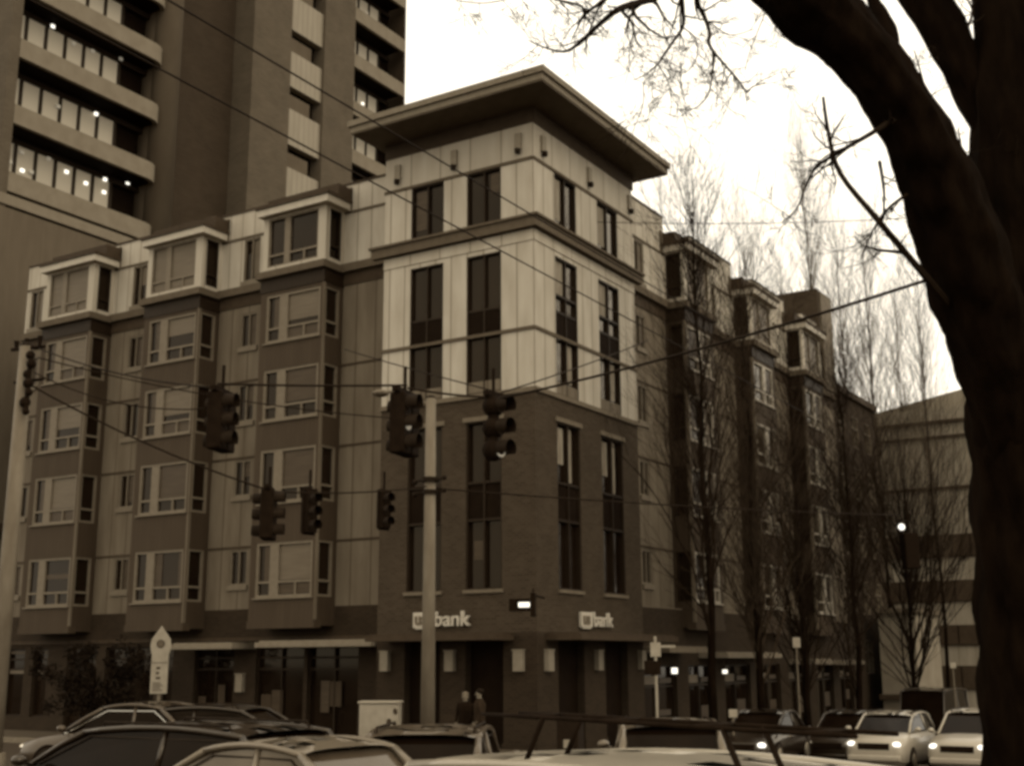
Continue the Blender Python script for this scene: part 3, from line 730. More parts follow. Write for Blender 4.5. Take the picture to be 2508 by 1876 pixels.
def street_tree(x, y, H, label, seed, vase=False, nb=46, mt='twig3', tight=1., lo=.14, kid=4, grp='bare street trees along the right-hand pavement'):
    r = random.Random(seed)
    z = gz(y) + .1
    T = thing('street_tree', (x, y, z), label, 'tree', group=grp, world=True)
    tr = MB()
    pts = [Vector((x, y, z))]
    for k in range(1, 9):
        pts.append(Vector((x + r.uniform(-.1, .1), y + r.uniform(-.1, .1), z + H * (.6 if vase else .93) * k / 8)))
    tr.tube(pts, [.135 * (1 - k / 8) ** 1.2 + .012 for k in range(9)], 10)
    tr.tube([pts[0], pts[0] + Vector((0, 0, .35))], [.24, .135], 10)
    tr.build('trunk', M['bark'], T, True)
    cr = MB()
    for k in range(nb):
        h = r.uniform(lo, .93) if not vase else r.uniform(.10, .55)
        i = h * 8 * (1 if not vase else 1.5)
        i = min(i, 7.99)
        p = pts[int(i)].lerp(pts[int(i) + 1], i - int(i))
        a = r.uniform(0, 2 * math.pi)
        tilt = r.uniform(.18, .42) * tight if not vase else r.uniform(.4, .75)
        d = Vector((math.cos(a) * tilt, math.sin(a) * tilt, 1))
        L = H * (r.uniform(.18, .34) * (1.15 - .75 * h) if not vase else r.uniform(.3, .5) * (1.1 - .6 * h))
        limb(cr, r, p, d, L, r.uniform(.018, .042) * (1.1 - .7 * h) * (1.4 if vase else 1), 0, .32, (kid, 5) if not vase else (7, 5), .2, .5 * (.5 + .5 * tight), 5, .0036 if mt != 'twig2' else .003)
    cr.build('crown', M[mt], T)
    return T
street_tree(3.1, 4.9, 19.5, 'narrow bare street tree nearest the corner, beside the parking post', 11, nb=76, tight=1.1, kid=6, mt='twig')
street_tree(3.1, 8.8, 17.5, 'second narrow bare street tree from the corner', 12, nb=72, tight=1.35, lo=.12, kid=6)
street_tree(3.1, 13.3, 17.0, 'dark-trunked bare street tree in front of the middle of the right facade', 13, nb=78, tight=1.6, lo=.10, kid=7, mt='twig')
street_tree(3.1, 19.6, 18.0, 'bare street tree in front of the far end of the apartment block', 14, nb=66, tight=1.5, lo=.12, kid=7, mt='twig')
street_tree(3.1, 27.6, 20.0, 'spreading bare street tree in front of the small pale building', 15, vase=True, nb=52, mt='twig')
for i, (px, d, H) in enumerate(((1655, 78, 31), (1735, 84, 29), (1800, 72, 33), (1868, 80, 30), (1932, 74, 29), (1995, 82, 28), (2050, 76, 25))):
    q = P(px, 1500, d)
    street_tree(q.x, q.y, H + 8, 'bare poplar in the row behind the roofs, %s' % (
        'farthest left', 'second from the left', 'tallest of them', 'over the brick stair tower', 'over the lower brick building', 'over the far office block', 'nearest the big trunk')[i],
        30 + i, nb=64, kid=5, mt='twig2', tight=.62, lo=.25, grp='tall bare poplars beyond the roofs')

# small evergreen in front of the shops at the left
def leafy(x, y, z, label, H, rx, seed):
    r = random.Random(seed)
    T = thing('evergreen_tree', (x, y, z), label, 'tree', world=True)
    t = MB(); t.tube([(x, y, z), (x + .05, y, z + .9), (x, y, z + H * .7)], [.09, .07, .03], 8); 
    for k in range(10):
        a = r.uniform(0, 6.28); limb(t, r, (x, y, z + r.uniform(.7, 1.4)), (math.cos(a), math.sin(a), .8), 1.1, .03, 0, .2, (4,), .2, .6, 5, .006)
    t.build('trunk', M['bark'], T, True)
    c = MB()
    clumps = [(Vector((x + r.gauss(0, rx * .45), y + r.gauss(0, rx * .4), z + H * r.uniform(.22, .9))), r.uniform(.25, .5)) for _ in range(70)]
    for p, s in clumps:
        for _ in range(95):
            q = p + rdir(r) * s * r.uniform(.2, 1); n = rdir(r); u = n.cross(rdir(r)).normalized(); v = n.cross(u)
            l = r.uniform(.05, .09)
            c.poly([q - u * l, q + v * l * .5, q + u * l, q - v * l * .5])
    c.build('crown', M['leaf'], T)
leafy(-16.17, -1.7, gz(-2) + .1, 'dark leafy evergreen street tree in front of the left-hand shops', 3.2, 2.3, 5)

# big foreground tree
FT = thing('foreground_tree', P(2225, 1655, 8.6).xy.to_3d(), 'huge dark tree trunk with arching limbs framing the right edge', 'tree', world=True)
def spline(pts, rad, k=6):
    """Catmull-Rom through the points"""
    P4 = [pts[0]] + list(pts) + [pts[-1]]; R4 = [rad[0]] + list(rad) + [rad[-1]]
    op, orr = [], []
    for i in range(1, len(P4) - 2):
        for j in range(k):
            t = j / k
            a, b, c, d = P4[i - 1:i + 3]
            op.append(.5 * ((2 * b) + (c - a) * t + (2 * a - 5 * b + 4 * c - d) * t * t + (3 * b - a - 3 * c + d) * t ** 3))
            orr.append(R4[i] + (R4[i + 1] - R4[i]) * t)
    op.append(Vector(pts[-1])); orr.append(rad[-1])
    return op, orr
def gnarly(name, pix, sides=40, seed=1, rough=.085):
    """a limb through (x, y, depth, half width in px) of the view with bark lumps"""
    pts = [P(x, y, d) for x, y, d, w_ in pix]; rad = [w_ * d * 1.13382 / FPX for x, y, d, w_ in pix]
    pts, rad = spline(pts, rad, 10)
    t = MB(); t.tube(pts, rad, sides)
    r = random.Random(seed); ph = [r.uniform(0, 6.28) for _ in range(6)]
    n = len(pts)
    for i in range(n):
        c = pts[i]
        for j in range(sides):
            a = 2 * math.pi * j / sides
            k = 1 + rough * (math.sin(9 * a + ph[0] + .4 * math.sin(i * .5 + ph[1])) * .5 + math.sin(17 * a + i * .35 + ph[2]) * .35 + math.sin(i * .8 + 3 * a + ph[3]) * .5) + r.uniform(-.02, .02)
            v = Vector(t.v[i * sides + j]); t.v[i * sides + j] = tuple(c + (v - c) * k)
    return t.build(name, M['bark'], FT, True)
gnarly('trunk', [(2245, 1800, 8.7, 125), (2232, 1640, 8.6, 100), (2222, 1400, 8.6, 102), (2220, 1150, 8.6, 108), (2215, 900, 8.6, 118), (2205, 640, 8.6, 112), (2196, 400, 8.7, 92), (2192, 180, 8.8, 84), (2185, -60, 9.0, 76)], seed=2)
gnarly('limb', [(2185, 1000, 8.55, 60), (2155, 800, 8.4, 82), (2098, 610, 8.3, 92), (2036, 425, 8.2, 82), (1966, 268, 8.1, 66), (1860, 115, 8.0, 65), (1735, 0, 7.9, 78), (1640, -100, 7.8, 72)], seed=3)
gnarly('limb', [(2205, 520, 8.7, 45), (2170, 350, 8.8, 37), (2098, 185, 8.9, 41), (2030, 50, 9.0, 46), (1945, -90, 9.1, 46)], seed=4)
gnarly('limb', [(1898, 190, 8.15, 24), (1925, 100, 8.2, 18), (1910, 45, 8.3, 16), (1885, 0, 8.4, 13), (1868, -60, 8.5, 12)], 14, seed=6)
def sprig(pts, w0, d, seed, kids=5, tl=.35, base=(1080, 0), scl=2.765, w1=.4):
    """branch through points of a 2.765x enlargement, with twigs"""
    r = random.Random(seed)
    P3 = [PS(x / scl + base[0], y / scl + base[1], d + .25 * math.sin(i * 1.3 + seed)) for i, (x, y) in enumerate(pts)]
    k = len(P3)
    rad = [max(.0022, (w0 + (w1 - w0) * i / (k - 1)) * d / FPX / 2) for i in range(k)]
    sp, sr = spline(P3, rad, 4)
    TW_.tube(sp, sr, 6, caps=False)
    for _ in range(int(kids * k * .62)):
        i = r.randint(1, len(sp) - 2)
        dd = (sp[i + 1] - sp[i]).normalized()
        limb(TW_, r, sp[i], (dd + rdir(r) * .9 + Vector((0, 0, -.1))).normalized(), tl * r.uniform(.4, 1.1), max(.0022, sr[i] * .6), 0, .1, (3, 2), .35, .9, 4, .0017)
TW_ = MB()
sprig([(1600, -90), (1420, -5), (1240, 50), (1165, 92), (1060, 180), (930, 300), (830, 352), (690, 320), (590, 275)], 22, 7.4, 1, 3, w1=2)
sprig([(1300, 20), (1230, 75), (1290, 150), (1320, 270), (1370, 350)], 12, 7.4, 2, 3, w1=2)
sprig([(1180, -60), (1090, 15), (970, 103), (930, 180), (880, 285)], 12, 7.3, 3, 3, w1=2)
sprig([(700, -25), (800, 5), (950, 45), (970, 103)], 5, 7.3, 4, 4, w1=8)
sprig([(1625, -60), (1640, 80), (1635, 190), (1560, 300), (1500, 390), (1465, 440), (1380, 510), (1300, 545)], 11, 7.6, 5, 3, w1=2)
sprig([(1720, -60), (1745, 40), (1790, 130), (1820, 230), (1812, 290), (1860, 370), (2000, 530), (2070, 622), (2110, 590), (2200, 560)], 14, 7.5, 6, 3, w1=2)
sprig([(1855, 365), (1840, 480), (1810, 640), (1720, 735), (1600, 742)], 6, 7.5, 7, 3, w1=2)
sprig([(1640, 190), (1720, 260), (1735, 380), (1660, 490), (1540, 468)], 4, 7.6, 8, 3, w1=2)
sprig([(1470, 440), (1540, 560), (1560, 700)], 4, 7.6, 9, 4, w1=2)
sprig([(1370, 560), (1370, 700), (1340, 800)], 3, 7.6, 10, 4, w1=1.5)
sprig([(60, -30), (130, 8), (260, 24), (370, 14), (560, -30)], 3, 7.2, 12, 2, .25, w1=3)
sprig([(1830, 160), (1960, 240), (2120, 200)], 3, 7.6, 13, 3, w1=2)
sprig([(2250, -40), (2100, 330), (2060, 480)], 3, 7.8, 14, 3, w1=2)
kk = 2.765 * 1.13382
def spd(pts, w0, d, seed, kids, tl, w1=2): sprig([(x * 1.13382, y * 1.13382) for x, y in pts], w0, d, seed, kids, tl, (0, 0), 1, w1)
spd([(2050, 660), (2005, 605), (1900, 480), (1815, 375), (1790, 290), (1778, 210)], 22, 8.0, 21, 2, .5, 7)
spd([(1925, 262), (1880, 290), (1825, 322), (1765, 360), (1742, 400), (1722, 450), (1690, 480)], 13, 8.0, 22, 3, .4, 3)
spd([(1960, 420), (1920, 450), (1890, 490), (1860, 560)], 9, 8.2, 23, 4, .5, 3)
spd([(1900, 350), (1910, 420), (1905, 500)], 9, 8.4, 24, 4, .5, 3)
spd([(2090, 60), (2100, 20), (2070, -30)], 8, 8.6, 25, 5, .4, 3)
spd([(2010, 250), (1995, 180), (1975, 110)], 7, 8.7, 26, 5, .35, 3)
spd([(2110, 400), (2080, 330), (2070, 280)], 7, 8.7, 27, 6, .35, 3)
TW_.build('crown', M['twig'], FT)

# ------------------------------------------------------------------ poles, wires, signals, signs
def pole_thing(name, base, top, r0, r1, label, cat='pole'):
    T = thing(name, base, label, cat, world=True)
    t = MB(); t.tube([base, Vector(base).lerp(Vector(top), .5), top], [r0, (r0 + r1) / 2, r1], 16); t.tube([base, Vector(base) + Vector((0, 0, .5))], [r0 * 1.5, r0 * 1.35], 16)
    t.build('shaft', M['pole'], T, True)
    t = MB(); t.ball(top, r1 * 1.05, 12, 6, .6); t.build('cap', M['darkmetal'], T, True)
    return T
q = P(931, 860, 30)
PB = Vector((q.x, q.y, gz(q.y) + .1)); 
cp_ = pole_thing('signal_pole', PB, Vector((q.x, q.y, q.z)), .175, .12, 'thick grey metal pole at the corner kerb, between the signal heads', 'pole')
for z, w_ in ((6.55, .22), (6.25, .19)):
    t = MB(); t.tube([(PB.x, PB.y, z - .05), (PB.x, PB.y, z + .05)], w_, 16); t.tube([(PB.x - .45, PB.y, z), (PB.x + .4, PB.y, z)], .03, 8); t.ball((PB.x - .45, PB.y, z - .03), .07); t.ball((PB.x + .42, PB.y, z + .02), .06); t.build('clamp', M['darkmetal'], cp_)
t = MB(); t.tube([(PB.x, PB.y, 8.35), (PB.x - .7, PB.y - .2, 8.75), (PB.x - 1.2, PB.y - .3, 8.8)], [.04, .035, .03], 8); t.ball((PB.x - 1.3, PB.y - .32, 8.76), .22, 10, 6, .4); t.build('lamp_arm', M['pole'], cp_)
q = P(58, 748, 26)
LB = Vector((q.x, q.y, gz(q.y) + .1))
lp_ = pole_thing('utility_pole', LB, q, .18, .14, 'pale grey utility pole with insulators at the left edge of the view', 'pole')
t = MB()
t.tube([q + Vector((-.35, -.1, -.05)), q + Vector((.45, .1, -.05))], .04, 8)
for dx in (-.35, .0, .42): t.tube([q + Vector((dx, 0, -.05)), q + Vector((dx, 0, .16))], [.03, .06], 8)
t.build('crossarm', M['black'], lp_)
t = MB(); t.tube([q + Vector((-.3, 0, -.75)), q + Vector((.5, .1, -.75))], .035, 8)
t.build('crossarm', M['black'], lp_)
t = MB()
for k in range(7):
    c0 = q + Vector((.28 + .06 * math.sin(k * 2.1), -.1, -.25 - .2 * k)); t.ball(c0, .1 + .03 * math.sin(k * 3), 8, 5)
t.tube([q + Vector((.3, -.1, -.2)), q + Vector((.28, -.1, -1.5))], .05, 8)
t.build('insulator_string', M['black'], lp_)

def wire(p, q_, r, label, sag=.0, n=14, grp=None):
    pts = []
    for i in range(n + 1):
        s = i / n; v = p.lerp(q_, s); v.z -= sag * 4 * s * (1 - s); pts.append(v)
    t = MB(); t.tube(pts, r, 6)
    o = lone(t.build('overhead_wire', M['wire'], smooth=True), p)
    return tag(o, label, 'wire', grp)
G = 'overhead wires strung across the junction'
wire(P(150, -125, 15).lerp(P(1480, 660, 34), -.7), P(1480, 660, 34).lerp(P(150, -125, 15), -.12), .015, 'upper of the two long wires slanting down across the tower from the top edge', 0, grp=G)
wire(P(110, 24, 15).lerp(P(1660, 850, 34), -.7), P(1660, 850, 34).lerp(P(110, 24, 15), -.12), .014, 'lower of the two long wires slanting down across the tower', .0, grp=G)
wire(P(1072, 862, 21), P(2260, 520, 13), .02, 'thick span wire running from the right signal head up to the big tree', .12, grp=G)
wire(P(470, 829, 21), P(880, 832, 21), .02, 'horizontal span wire between the two left signal clusters', .02, grp=G)
wire(q + Vector((.3, 0, -.9)), P(590, 1062, 26), .022, 'dark wire dropping from the left utility pole to the low signal head', .15, grp=G)
wire(q + Vector((.4, 0, -.1)), P(476, 838, 21), .016, 'thin wire from the top of the left utility pole to the nearest signal cluster', .15, grp=G)
wire(q + Vector((.4, 0, -.3)), P(880, 905, 27), .014, 'second thin wire from the left utility pole, sagging behind the signals', .2, grp=G)
wire(q + Vector((.3, 0, -.6)), P(470, 880, 25), .014, 'short slack wire below the insulators of the left utility pole', .3, grp=G)
wire(P(575, 1060, 26), Vector((PB.x, PB.y, 6.4)), .02, 'span wire holding the two low signal heads left of the corner pole', .1, grp=G)
wire(Vector((PB.x, PB.y, 6.35)), P(1945, 1112, 44), .022, 'long low wire from the corner pole along the right-hand street', .1, grp=G)
wire(P(745, 755, 30), P(1068, 845, 21), .014, 'thin wire crossing the light corner bay towards the right signal head', .02, grp=G)
wire(P(880, 838, 21), P(1062, 858, 21), .02, 'short span wire between the middle and the right signal heads', .03, grp=G)
wire(P(1290, 480, 40), P(2200, 455, 38), .012, 'faint wire above the roof line at the right', .2, grp=G)
wire(P(1060, 855, 21), P(1400, 735, 30), .014, 'thin wire rising from the right signal head past the corner bay', .05, grp=G)

def signal(c, k, rz, label, nface=2, lit=None, hang=.5, rnd=False):
    """three-lens heads hung from a wire, c is the centre; k scales"""
    T = thing('traffic_signal', c, label, 'traffic signal', rz)
    for j in range(nface):
        yo = (j - (nface - 1) / 2) * .34
        fx = 1 if j == 0 else -1
        h = MB()
        if rnd:
            for i in range(3): h.ball((0, 0, (.36 - .36 * i) * k), .185 * k, 16, 10, .98)
            h.tube([(0, 0, -.3 * k), (0, 0, .5 * k)], .1 * k, 10)
        else: h.box(-.14 * k, .14 * k, (-.16 + yo) * k, (.16 + yo) * k, -.52 * k, .52 * k); h.box(-.01, .01, (-.21 + yo) * k, (.21 + yo) * k, -.58 * k, .58 * k) if nface == 1 and not rnd else None
        ho = h.build('housing', M['black'], T, bevel=.03)
        for i in range(3):
            z = (.36 - .36 * i) * k if rnd else (.34 - .34 * i) * k
            l = MB(); l.tube([(.14 * k * fx, yo * k, z), (.155 * k * fx, yo * k, z)], .125 * k, 14)
            l.build('lens', M['litdim'] if lit == (j, i) else M['darkmetal'], ho)
            v = MB()
            n = 14; rings = []
            for d in (.14, .36):
                rings.append([(d * k * fx, (yo + .14 * math.cos(R(-35 + 250 * a / n))) * k, z + .14 * math.sin(R(-35 + 250 * a / n)) * k) for a in range(n + 1)])
            for a in range(n): v.poly([rings[0][a], rings[0][a + 1], rings[1][a + 1], rings[1][a]])
            v.build('visor', M['darkmetal'], ho)
    t = MB(); t.tube([(0, 0, .52 * k), (0, 0, .52 * k + hang)], .03, 8); t.box(-.06, .06, -.2 * nface * k, .2 * nface * k, .52 * k, .6 * k); t.build('hanger', M['black'], T)
    return T
G2 = 'traffic signals hung over the junction'
for pix, d, k, rz, lab, nf, lit in (((478, 912), 21, .95, R(20), 'large dark two-faced signal cluster leftmost over the junction', 2, None),
                                    ((874, 918), 21, 1.0, R(12), 'large dark two-faced signal cluster just left of the grey pole', 2, (0, 1)),
                                    ((1066, 925), 21, 1.05, R(-5), 'slim signal of three rounded sections against the brick, right of the grey pole', 1, (0, 2)),
                                    ((580, 1112), 26, 1.0, R(35), 'two-faced signal cluster lower down, under the sagging left wire', 2, None),
                                    ((668, 1106), 28, .9, R(-10), 'single dark signal head second from left in the low row', 1, None),
                                    ((829, 1102), 30, .84, R(-15), 'single dark signal head close to the grey pole in the low row', 1, None)):
    tag(signal(P(*pix, d), k, rz, lab, nf, lit, rnd='rounded' in lab), None, None, G2)
T = thing('traffic_signal', P(1966, 1190, 52), 'far signal head with a bright lamp over the right-hand street', 'traffic signal', R(-50), G2)
h = MB(); h.box(-.25, .25, -.32, .32, -.75, .75); ho = h.build('housing', M['black'], T, bevel=.05)
l = MB(); l.ball((.1, -.35, 1.0), .14, 10, 8); l.build('lens', M['head'], ho)
h = MB(); h.tube([(0, 0, .75), (0, 0, 2.1)], .04, 8); h.build('hanger', M['black'], T)

# bus stop sign, cabinet, projecting sign, parking post
q = P(345, 1440, 28); bz = gz(q.y) + .1
BS = thing('bus_stop_sign', (q.x, q.y, bz), 'tall pale bus stop sign with pointed top and round emblem above a timetable panel', 'sign', R(32))
t = MB(); t.tube([(0, 0.05, 0), (0, 0.05, 2.0)], .04, 10); t.build('post', M['pole'], BS)
hw = .235
t = MB(); top = 3.0
outline = [(-.19, 1.56), (.19, 1.56), (.19, 2.42), (.215, 2.5), (.235, 2.62), (.215, 2.76), (.1, 2.92), (.0, 3.06), (-.1, 2.92), (-.215, 2.76), (-.235, 2.62), (-.215, 2.5), (-.19, 2.42)]
t.loft([[(x, -.02, z) for x, z in outline], [(x, .02, z) for x, z in outline]]); t.build('sign_panel', M['sign'], BS, bevel=.006)
t = MB(); t.tube([(0, -.022, 2.66), (0, -.027, 2.66)], .095, 18); em = t.build('emblem', M['ink'], BS)
t = MB(); t.box(-.06, .06, -.031, -.028, 2.6, 2.69); t.box(-.05, .05, -.031, -.028, 2.7, 2.73); t.build('bus_pictogram', M['blind'], em)
t = MB(); t.box(-.18, .18, -.025, -.021, 2.235, 2.25)
for z, w_ in ((2.1, .09), (1.99, .07), (1.88, .1)): t.box(-.07, -.07 + w_, -.025, -.021, z, z + .05)
for k in range(6): t.box(-.14, .1 - .03 * (k % 3), -.025, -.021, 1.62 + .035 * k, 1.634 + .035 * k)
t.build('timetable_lines', M['ink'], BS)
q = P(822, 1550, 29); bz = gz(q.y) + .1
CB = thing('utility_cabinet', (q.x, q.y, bz), 'pale utility cabinet with dark marks on the pavement left of the grey pole', 'cabinet', R(30))
t = MB(); t.box(-.46, .46, -.3, .3, 0, 1.36); t.box(-.5, .5, -.34, .34, 1.36, 1.41); t.build('body', M['box'], CB, bevel=.02)
t = MB(); t.box(-.40, .18, -.312, -.302, .12, 1.25); d_ = t.build('door', M['sign'], CB); t = MB(); t.box(.1, .13, -.33, -.31, .6, .8); t.build('handle', M['black'], d_)
t = MB()
for cx, cz, s in ((.24, .95, .06), (.36, .9, .05), (.25, .84, .04), (.38, 1.18, .06), (.3, .45, .05)): t.poly([(cx + s * math.cos(a) * random.uniform(.7, 1.2), -.3035, cz + 1.3 * s * math.sin(a)) for a in [k * .785 for k in range(8)]])
t.build('stain', M['ink'], CB)
q = P(1127, 1306, 31.5)
PS_ = thing('hanging_sign', q, 'small black hanging sign box with a lit legend at the brick corner', 'sign', R(20))
t = MB(); t.box(-.32, .32, -.07, .07, -.16, .16); t.box(.24, .36, -.09, .09, -.3, .3); t.build('box', M['black'], PS_, bevel=.01)
t = MB(); t.box(-.07, .22, -.078, -.072, -.06, .06); t.build('lit_legend', M['lit'], PS_)
t = MB(); t.tube([(.28, .0, 0.1), (.28, .6, .25), (.28, 1.6, .25)], .03, 8); t.tube([(.3, 0, .3), (.3, 0, .42)], .02, 6); t.build('bracket', M['black'], PS_)
q = P(1418, 1480, 31); bz = gz(q.y) + .1
PP = thing('parking_post', (q.x, q.y, bz), 'thin pale signpost with small plates in front of the right-hand canopies', 'signpost', R(30))
t = MB(); t.tube([(0, 0, 0), (0, 0, 3.0)], .035, 10); t.build('post', M['sign'], PP)
t = MB(); t.box(-.13, .13, -.05, -.038, 2.5, 2.85); t.build('plate', M['sign'], PP)
t = MB(); t.box(-.3, .12, -.06, -.04, 2.05, 2.4); t.build('dark_plate', M['black'], PP)
t = MB(); t.box(.05, .5, -.045, -.035, 2.72, 2.78); t.build('arm', M['sign'], PP)
for i, (px, py, d, hh, lab) in enumerate(((1720, 1395, 42, 2.9, 'small pale parking sign on a post against the dark street tree'), (2058, 1440, 52, 3.2, 'far signpost with a small round plate beside the dark lorry'), (1583, 1545, 34, 1.3, 'short pale parking meter on the pavement by the shop front'))):
    q = P(px, py, d); bz = gz(q.y) + .1
    S_ = thing('street_sign' if i < 2 else 'parking_meter', (q.x, q.y, bz), lab, 'sign' if i < 2 else 'meter', R(35))
    zt = q.z - bz
    t = MB(); t.tube([(0, 0, 0), (0, 0, zt)], .03, 8); t.build('post', M['pole'], S_)
    t = MB(); s = .13 if i < 2 else .12; t.box(-s, s, -.06, -.03, zt - s * .4, zt + s * (2.2 if i == 0 else 1.4)); t.build('plate' if i < 2 else 'meter_head', M['sign'], S_, bevel=.02)
q = P(1232, 1592, 30.5); bz = gz(q.y) + .1
NBX = thing('litter_bin', (q.x, q.y, bz), 'dark square litter bin on the pavement beside the brick corner pier', 'bin', R(15))
t = MB(); t.box(-.28, .28, -.28, .28, 0, 1.0); t.build('body', M['bin'], NBX, bevel=.03)
t = MB(); t.box(-.31, .31, -.31, .31, 1.0, 1.08); t.build('lid', M['bin'], NBX, bevel=.02)
t = MB(); t.box(-.1, .1, -.292, -.282, .3, .5); t.build('notice', M['sign'], NBX)

# ------------------------------------------------------------------ people
def person(x, y, rz, label, coat, h=1.7, lean=0.):
    z0 = gz(y) + .14
    T = thing('person', (x, y, z0), label, 'person', rz, 'people walking past the brick corner')
    k = h / 1.72
    V = [((0, 0, .95), .13), ((0, .01, 1.12), .12), ((0, 0, 1.32), .145), ((0, .01, 1.45), .09), ((0, -.01, 1.52), .055), ((0, -.02, 1.58), .075), ((0, -.02, 1.66), .085), ((0, -.015, 1.72), .05),
         ((.1, 0, .9), .09), ((.11, -.04, .5), .058), ((.11, .04, .1), .04), ((.11, -.1, .05), .035), ((-.1, 0, .9), .09), ((-.11, .08, .5), .058), ((-.11, .2, .14), .04), ((-.11, .1, .05), .035),
         ((.19, 0, 1.4), .065), ((.24, .05, 1.13), .045), ((.25, -.08, .9), .032), ((-.19, 0, 1.4), .065), ((-.24, .03, 1.13), .045), ((-.25, -.1, .92), .032)]
    E = [(0, 1), (1, 2), (2, 3), (3, 4), (4, 5), (5, 6), (6, 7), (0, 8), (8, 9), (9, 10), (10, 11), (0, 12), (12, 13), (13, 14), (14, 15), (2, 16), (16, 17), (17, 18), (2, 19), (19, 20), (20, 21)]
    me = bpy.data.meshes.new('person_body'); me.from_pydata([tuple(c * k for c in v) for v, r in V], E, [])
    o = bpy.data.objects.new('tmp', me); col.objects.link(o)
    sk = o.modifiers.new('s', 'SKIN')
    for i, (v, r) in enumerate(V): me.skin_vertices[0].data[i].radius = (r * k, r * k)
    me.skin_vertices[0].data[0].use_root = True
    ss = o.modifiers.new('u', 'SUBSURF'); ss.levels = 2
    dg = bpy.context.evaluated_depsgraph_get(); m2 = bpy.data.meshes.new_from_object(o.evaluated_get(dg)); bpy.data.objects.remove(o)
    bm = bmesh.new(); bm.from_mesh(m2)
    # five fingers on each hand and a nose, ears in the same mesh
    fm = MB()
    for sx in (1, -1):
        hx, hy, hz = .25 * sx * k, (-.09 if sx > 0 else -.11) * k, (.89 if sx > 0 else .91) * k
        for f in range(4): fm.tube([(hx + (f - 1.5) * .016 * sx, hy, hz), (hx + (f - 1.5) * .018 * sx, hy - .02, hz - .05), (hx + (f - 1.5) * .017 * sx, hy - .005, hz - (.085 + .01 * (f in (1, 2))))], [.009, .009, .007], 6)
        fm.tube([(hx - .02 * sx, hy - .02, hz + .02), (hx - .04 * sx, hy - .04, hz - .02), (hx - .035 * sx, hy - .05, hz - .045)], [.011, .010, .008], 6)
        fm.ball((.08 * sx * k, -.01 * k, 1.61 * k), .02, 6, 4)
    fm.tube([(0, -.1 * k, 1.63 * k), (0, -.125 * k, 1.595 * k)], [.008, .016], 6)
    tm_ = bpy.data.meshes.new('f'); tm_.from_pydata(fm.v, [], fm.f); bm.from_mesh(tm_)
    m2.clear_geometry(); bm.to_mesh(m2); bm.free()
    m2.materials.clear(); m2.materials.append(M['skin']); m2.materials.append(coat); m2.materials.append(M['ink'])
    for pl in m2.polygons:
        c = pl.center
        pl.use_smooth = True
        hand = c.z < 1.0 * k and abs(c.x) > .2 * k
        pl.material_index = 0 if c.z > 1.49 * k or (hand and c.z < .935 * k) else (1 if c.z > .82 * k or hand else 2)
    b = bpy.data.objects.new('body', m2); col.objects.link(b); b.parent = T
    hm = MB(); hm.ball((0, .012 * k, 1.685 * k), .1 * k, 12, 8, .82); hm.build('hair', M['hair' if h > 1.6 else 'blind'], T, True)
    ev_ = MB()
    for sx in (1, -1): ev_.ball((.032 * sx * k, -.098 * k, 1.635 * k), .011, 6, 4)
    ev_.box(-.025 * k, .025 * k, -.104 * k, -.09 * k, 1.565 * k, 1.573 * k); ev_.build('face', M['ink'], T)
    jk = MB(); jk.loft([[(a * k * math.cos(q_), .8 * a * k * math.sin(q_), z * k) for q_ in [2 * math.pi * i / 14 for i in range(14)]] for a, z in ((.2, .78), (.185, 1.0), (.19, 1.2), (.205, 1.36), (.13, 1.46), (.085, 1.5))], False)
    jk.build('coat', coat, T, True)
    return T
q = P(1005, 1525, 31)
person(q.x, q.y, R(25), 'person in a dark coat, left of two walking past the brick corner', M['cloth'], 1.54)
q = P(1036, 1515, 30.4)
person(q.x, q.y, R(-60), 'person in a brown coat, right of two walking past the brick corner', M['cloth2'], 1.62)

